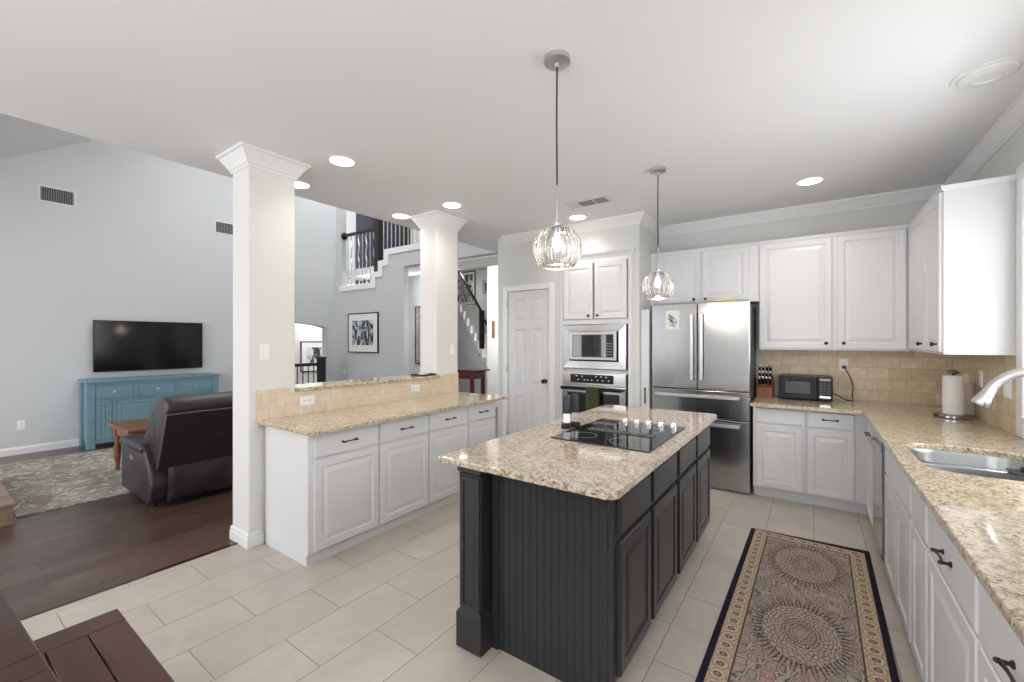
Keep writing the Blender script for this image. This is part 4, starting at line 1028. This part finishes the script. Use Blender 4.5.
for a, b, kn in ((1.475, 1.855, 1), (1.93, 2.34, 1), (2.38, 2.83, 1)):
    d = obj('drawer', MB().panel((kx1-.016, a, .668), (0, 1, 0), (0, 0, 1), (1, 0, 0), b-a, .17, [(0, 0), (0, .012), (.004, .014)]), M['blue_paint'], t)
    obj('knob', MB().lathe([(.02, 0), (.02, .003), (.008, .006), (.008, .018), (.017, .024), (.013, .032), (0, .034)], (kx1-.002, (a+b)/2, .75), (1, 0, 0), 12), M['nickel'], d, True)
for a, b, ky in ((1.475, 1.635, 1.615), (1.685, 2.115, 2.09), (2.165, 2.605, 2.19), (2.655, 2.83, 2.675)):
    w_ = b-a; f_ = .045
    d = obj('door', MB().panel((kx1-.016, a, .122), (0, 1, 0), (0, 0, 1), (1, 0, 0), w_, .505, [(0, 0), (0, .014), (f_, .014), (f_+.004, .006), (f_+.014, .004), (f_+.024, .011)]), M['blue_paint'], t)
    obj('knob', MB().lathe([(.012, 0), (.007, .006), (.007, .016), (.015, .022), (.012, .03), (0, .032)], (kx1, ky, .40), (1, 0, 0), 12), M['nickel'], d, True)
# reclining sofa, seen from behind
t = thing('reclining_sofa', (-5.0, 2.1, 0), 'dark plum leather reclining sofa with its back to the kitchen', 'sofa')
sy0, sy1 = 1.18, 3.02
def soft(m, lv=2):
    o = m; md = o.modifiers.new('soft', 'SUBSURF'); md.levels = lv; md.render_levels = lv; return o
def pillow(mb, x0, x1, y0, y1, z0, z1, b=.05): return mb.box(x0, x1, y0, y1, z0, z1, b, 4)
obj('base', MB().box(-5.40, -4.62, sy0+.05, sy1-.05, .07, .33, .02, 2), M['leather'], t, True)
for ya, yb in ((sy0, sy0+.25), (sy1-.25, sy1)):
    mb = MB(); prf = [(-5.40, .06), (-4.64, .05), (-4.57, .10), (-4.555, .22), (-4.62, .38), (-4.72, .50), (-5.30, .505), (-5.41, .46)]
    xz(prf, ya+.012, yb-.012, mb)
    bmesh.ops.bevel(mb.bm, geom=mb.bm.edges[:], offset=.022, segments=3, affect='EDGES', profile=.5)
    a_ = obj('arm', mb, M['leather'], t, True)
    obj('arm_pad', pillow(MB(), -5.42, -4.76, ya-.008, yb+.008, .455, .545, .04), M['leather'], a_, True)
    if ya == sy0: tag(obj('control_plate', MB().box(-5.12, -5.02, ya+.006, ya+.0125, .37, .41, .002), M['nickel'], a_), 'small silver control plate')
nseat = 2; sw_ = (sy1-sy0-.5)/nseat
for k in range(nseat):
    a = sy0+.25+k*sw_
    obj('seat_cushion', pillow(MB(), -5.48, -4.95, a+.005, a+sw_-.005, .30, .45, .05), M['leather'], t, True)
    a = sy0+.055+k*(sy1-sy0-.11)/nseat; sw2 = (sy1-sy0-.11)/nseat
    mb = MB(); xz([(-5.02, .42), (-4.56, .36), (-4.33, .83), (-4.31, .91), (-4.36, .965), (-4.47, .985), (-4.60, .94), (-4.70, .83), (-4.88, .56)], a+.003, a+sw2-.003, mb)
    bmesh.ops.bevel(mb.bm, geom=mb.bm.edges[:], offset=.035, segments=3, affect='EDGES', profile=.5)
    obj('back_cushion', mb, M['leather'], t, True)
mb = MB(); xz([(-4.58, .37), (-4.525, .36), (-4.30, .84), (-4.335, .86)], sy0+.05, sy1-.05, mb)
rp = obj('rear_panel', mb, M['leather'], t)
obj('piping', MB().tube([(-4.52, sy0+.05, .36), (-4.297, sy0+.05, .845), (-4.297, sy1-.05, .845), (-4.52, sy1-.05, .36)], .006, 6), plain('plum_piping', L(84, 72, 78), .4), rp, True)
m = MB(); cols = []
for i in range(31):
    y = sy0+.12+(sy1-sy0-.24)*i/30; col_ = []
    for k in range(9):
        q = k/8; z = .40-.34*q
        xx = -4.545+.045*math.sin(q*2.6)-.02*q+.012*math.sin(i*.9+k*.8)*q+.008*math.sin(i*2.1)*q
        col_.append(m.bm.verts.new((xx, y, z+.012*math.sin(i*.5)*q)))
    cols.append(col_)
for a, b in zip(cols, cols[1:]):
    for k in range(8): m.bm.faces.new((a[k], b[k], b[k+1], a[k+1]))
fl = obj('skirt_flap', m, M['leather'], t, True); fl.modifiers.new('th', 'SOLIDIFY').thickness = .008
for y in (sy0+.08, sy1-.12):
    for x in (-5.20, -4.72): obj('foot', MB().lathe([(.022, 0), (.026, .07), (0, .072)], (x, y, 0), n=12), M['black'], t, True)
# side table
t = thing('side_table', (-6.0, 1.68, 0), 'brown wooden side table with turned legs between sofa and blue console', 'table')
obj('top', MB().box(-6.42, -5.66, 1.30, 2.08, .505, .54, .006, 2), M['oak'], t)
obj('apron', MB().box(-6.37, -5.71, 1.35, 1.37, .41, .505).box(-6.37, -5.71, 2.01, 2.03, .41, .505).box(-6.37, -6.35, 1.35, 2.03, .41, .505).box(-5.73, -5.71, 1.35, 2.03, .41, .505), M['oak'], t)
for x in (-6.35, -5.73):
    for y in (1.37, 2.01):
        lg = MB().box(x-.032, x+.032, y-.032, y+.032, .40, .505, .002).lathe([(.012, 0), (.022, .01), (.018, .04), (.03, .16), (.034, .24), (.022, .30), (.03, .33), (.018, .36), (.03, .40)], (x, y, .0105), n=16)
        obj('leg', lg, M['oak'], t, True)
# vents and outlet on the tv wall
for (ya, yb, lb) in ((1.03, 1.335, 'dark louvred wall vent high on the pale wall at the far left'), (3.05, 3.37, 'dark louvred wall vent high on the pale wall beside the near column')):
    t = thing('wall_vent', (XL, (ya+yb)/2, 3.39), lb, 'vent', 'wall vents above the television')
    obj('frame', MB().panel((XL, ya-.03, 3.28), (0, 1, 0), (0, 0, 1), (1, 0, 0), yb-ya+.06, .235, [(0, 0), (0, .006), (.026, .008), (.03, .002)]), M['white_slat'], t)
    obj('backing', MB().box(XL+.001, XL+.004, ya, yb, 3.31, 3.485), M['dark_void'], t)
    n = 14
    for k in range(n): y = ya+(yb-ya)*(k+.5)/n; obj('louvre', MB().box(XL+.004, XL+.009, y-.004, y+.004, 3.31, 3.485), M['grey_slat'], t)
wall_plate('outlet', (XL, .865, .37), (1, 0, 0), 'white outlet low on the pale wall left of the blue console', None)

# ================================================================== BEYOND THE COLUMNS
def picture(name, O, U, N, w_, h_, fr, mat_, label, mt=.09, fw=.02, frame='black'):
    U = Vector(U); N = Vector(N); O = Vector(O); V = Vector((0, 0, 1)); c = O+U*w_/2
    t = thing(name, c, label, 'picture')
    obj('frame', MB().panel(O, U, V, N, w_, h_, [(0, 0), (0, .028), (.003, .03), (fw-.003, .03), (fw, .018)]), M[frame], t)
    obj('mat_board', MB().panel(O+U*fw*.9+V*fw*.9+N*.0182, U, V, N, w_-1.8*fw, h_-1.8*fw, [(0, 0), (0, .001), (.001, .002)]), M['paper'], t)
    a = fw+mt
    obj('print', MB().panel(O+U*a+V*a+N*.0205, U, V, N, w_-2*a, h_-2*a, [(0, 0), (0, .0008), (.0004, .001)]), M[mat_], t)
    return t
picture('framed_picture', (-7.855, YG-.0005, 1.215), (1, 0, 0), (0, -1, 0), .975, .80, None, 'art_bw', 'framed black and white abstract print on the grey wall between the columns', .13, .022)
picture('framed_picture', (-9.7995, 5.33, .72), (0, 1, 0), (1, 0, 0), .75, .72, None, 'art_grey', 'framed grey print seen through the arch behind the dark railing', .12, .022)
picture('framed_picture', (-8.6, 9.0995, 2.45), (1, 0, 0), (0, -1, 0), .98, .95, None, 'art_bw', 'large framed print high on the foyer wall behind the stair handrail', .06, .03)
picture('framed_picture', (-7.35, 9.0995, 2.75), (1, 0, 0), (0, -1, 0), .28, .34, None, 'art_grey', 'small framed picture high on the foyer wall right of the staircase', .03, .02)
picture('framed_picture', (-6.98, 5.9505, 2.86+.15), (1, 0, 0), (0, -1, 0), .30, .36, None, 'art_bw', 'small dark print on the landing wall behind the stair balusters', .02, .02) if False else None
t = thing('wall_mirror', (-7.08, 6.4995, .95), 'tall narrow black-framed mirror on the passage wall beside the far column', 'mirror')
obj('frame', MB().panel((-7.17, 6.4995, .95), (1, 0, 0), (0, 0, 1), (0, -1, 0), .22, 1.26, [(0, 0), (0, .025), (.02, .025), (.022, .012)]), M['black'], t)
obj('glass', MB().box(-7.148, -6.972, 6.481, 6.487, .972, 2.188), M['nickel'], t)
wall_plate('switch', (-8.02, YG-.0005, .80), (0, -1, 0), 'white switch on the grey wall right of the arched opening', None)
# railing in front of the arch
t = thing('railing', (-7.87, 4.3, 0), 'dark railing with square newel and iron balusters in front of the arch', 'railing')
obj('newel_post', MB().box(-7.93, -7.81, 4.64, 4.76, 0, 1.11, .004).box(-7.945, -7.795, 4.625, 4.775, 1.11, 1.14, .006), M['dark_newel'], t)
obj('handrail', MB().box(-7.90, -7.84, 3.62, 4.64, .97, 1.03, .012, 2), M['dark_newel'], t)
obj('shoe_rail', MB().box(-7.895, -7.845, 3.62, 4.64, .06, .09, .003), M['dark_newel'], t)
for k in range(9):
    y = 3.68+k*.107; obj('baluster', MB().box(-7.877, -7.863, y, y+.014, 0, .97), M['black'], t)
# landing rail and balusters above the stair wall
def wavy(x, y, z0, z1, amp): return [(x+amp*math.sin((z-z0)/(z1-z0)*6*PI), y, z) for z in [z0+(z1-z0)*k/36 for k in range(37)]]
t = thing('stair_railing', (-7.0, 5.36, 2.6), 'dark upper stair railing with wavy silver balusters above the grey wall', 'railing')
obj('newel_post', MB().box(-7.04, -6.90, 5.30, 5.42, 2.80, 4.1, .004), M['dark_newel'], t)
obj('handrail', MB().box(-8.05, -7.04, 5.33, 5.39, 3.64, 3.70, .012, 2), M['dark_newel'], t)
obj('rosette', MB().lathe([(.075, 0), (.075, .02), (.05, .035), (0, .036)], (-8.12, 5.36, 3.67), (1, 0, 0), 16), M['dark_newel'], t, True)
obj('handrail', MB().box(-6.88, XE+.12-.15, 5.33, 5.39, 4.05, 4.11, .012, 2), M['dark_newel'], t)
for k in range(8):
    x = -7.98+k*.125; obj('baluster', MB().tube(wavy(x, 5.36, 2.6, 3.64, .014 if k % 2 else .002), .010, 6), M['nickel'], t, True)
for k in range(24):
    x = -6.82+k*.118
    zb = 3.0 if x < -6.7 else 3.2
    obj('baluster', MB().tube([(x, 5.36, zb), (x, 5.36, 4.05)], .010, 6), M['nickel'], t, True)
t = struct('door_2', MB().box(-8.52, -7.05, 5.925, 5.9505, 2.6, 5.0, .003), M['navy'])
struct('door_3', MB().box(-6.98, -6.80, 5.925, 5.9505, 3.2, 5.0).box(-6.42, -6.34, 5.925, 5.9505, 3.2, 5.0), M['dark_newel']) if False else None
struct('door_3', MB().box(-7.02, -6.72, 5.9, 5.9505, 3.2, 5.0, .004), M['dark_newel'])
# foyer staircase, running down to the right
A = Vector((-7.75, 8.48, 0)); B = Vector((-5.93, 7.62, 0)); ds = (B-A).normalized(); dn_ = Vector((-ds.y, ds.x, 0))
ns = 9; zt = 2.40; rise = .19; run = (B-A).length/ns
MT = Matrix.Translation(A) @ Matrix(((ds.x, dn_.x, 0, 0), (ds.y, dn_.y, 0, 0), (0, 0, 1, 0), (0, 0, 0, 1)))
t = thing('staircase', (A+B)/2, 'white foyer staircase with dark newel and handrail seen past the far column', 'staircase')
pts = [(0, 0), (0, zt)]
for k in range(ns): pts += [((k+1)*run, zt-k*rise), ((k+1)*run, zt-(k+1)*rise)]
pts[-1] = (ns*run, 0)
mb = MB(); b_ = [mb.bm.verts.new(MT @ Vector((x, 0, z))) for x, z in pts]; t2 = [mb.bm.verts.new(MT @ Vector((x, .35, z))) for x, z in pts]
mb.bm.faces.new(b_); mb.bm.faces.new(t2)
for i in range(len(pts)): mb.bm.faces.new((b_[i], b_[(i+1) % len(pts)], t2[(i+1) % len(pts)], t2[i]))
obj('side_wall', mb, M['wall_blue'], t)
mb = MB()
for k in range(ns):
    for x0, x1, z0, z1 in ((k*run-.02, (k+1)*run+.03, zt-k*rise-.03, zt-k*rise+.004), ((k+1)*run-.05, (k+1)*run+.012, zt-(k+1)*rise-.03, zt-k*rise-.03), (k*run, (k+1)*run, zt-k*rise-.12, zt-k*rise-.03)):
        q = MB().box(x0, x1, -.012, .36, z0, z1)
        for v in q.bm.verts: v.co = MT @ v.co
        me_ = bpy.data.meshes.new('tmp'); q.bm.to_mesh(me_); q.bm.free(); mb.bm.from_mesh(me_); bpy.data.meshes.remove(me_)
obj('treads', mb, M['trim'], t)
def P3(s, z, d=.05): return MT @ Vector((s, d, z))
sn = 6.35*run
obj('handrail', MB().tube([P3(-.3, zt+1.18), P3(sn, zt-6*rise+.88)], .032, 8), M['dark_newel'], t, True)
obj('handrail', MB().tube([P3(sn, zt-6*rise+.76), P3(sn+.42, zt-6*rise+.5)], .03, 8), M['dark_newel'], t, True)
obj('newel_post', MB().tube([P3(sn, zt-7*rise+.02), P3(sn, zt-6*rise+.92)], .062, 4), M['dark_newel'], t)
for k in range(20):
    s_ = .03+k*run/3; zb = zt-math.floor(s_/run)*rise
    if s_ < sn-.05: obj('baluster', MB().tube([P3(s_, zb), P3(s_, zt+1.15-(s_+.3)/(sn+.3)*(6*rise+.27))], .008, 5), M['nickel'], t)
# table in the hall
t = thing('hall_table', (-5.45, 6.2, 0), 'dark cherry hall table standing beyond the far column', 'table')
obj('top', MB().box(-6.0, -5.02, 6.0, 6.42, .885, .915, .005), M['table_wood'], t)
obj('apron', MB().box(-5.95, -5.13, 6.03, 6.05, .74, .885).box(-5.95, -5.13, 6.37, 6.39, .74, .885).box(-5.15, -5.13, 6.05, 6.37, .74, .885), M['cherry'], t)
for x in (-5.97, -5.19):
    for y in (6.02, 6.34): obj('leg', MB().box(x, x+.07, y, y+.06, 0, .885, .004), M['cherry'], t)
t = thing('wall_hanging', (-5.62, 7.4995, 1.45), 'narrow brown wooden wall hanging on the foyer wall left of the pantry', 'wall decoration')
obj('board', MB().box(-5.80, -5.73, 7.475, 7.4995, 1.52, 1.90, .004), M['oak'], t)
wall_plate('switch', (-5.66, 7.4995, 1.40), (0, -1, 0), 'white switch on the foyer wall left of the pantry door', None)
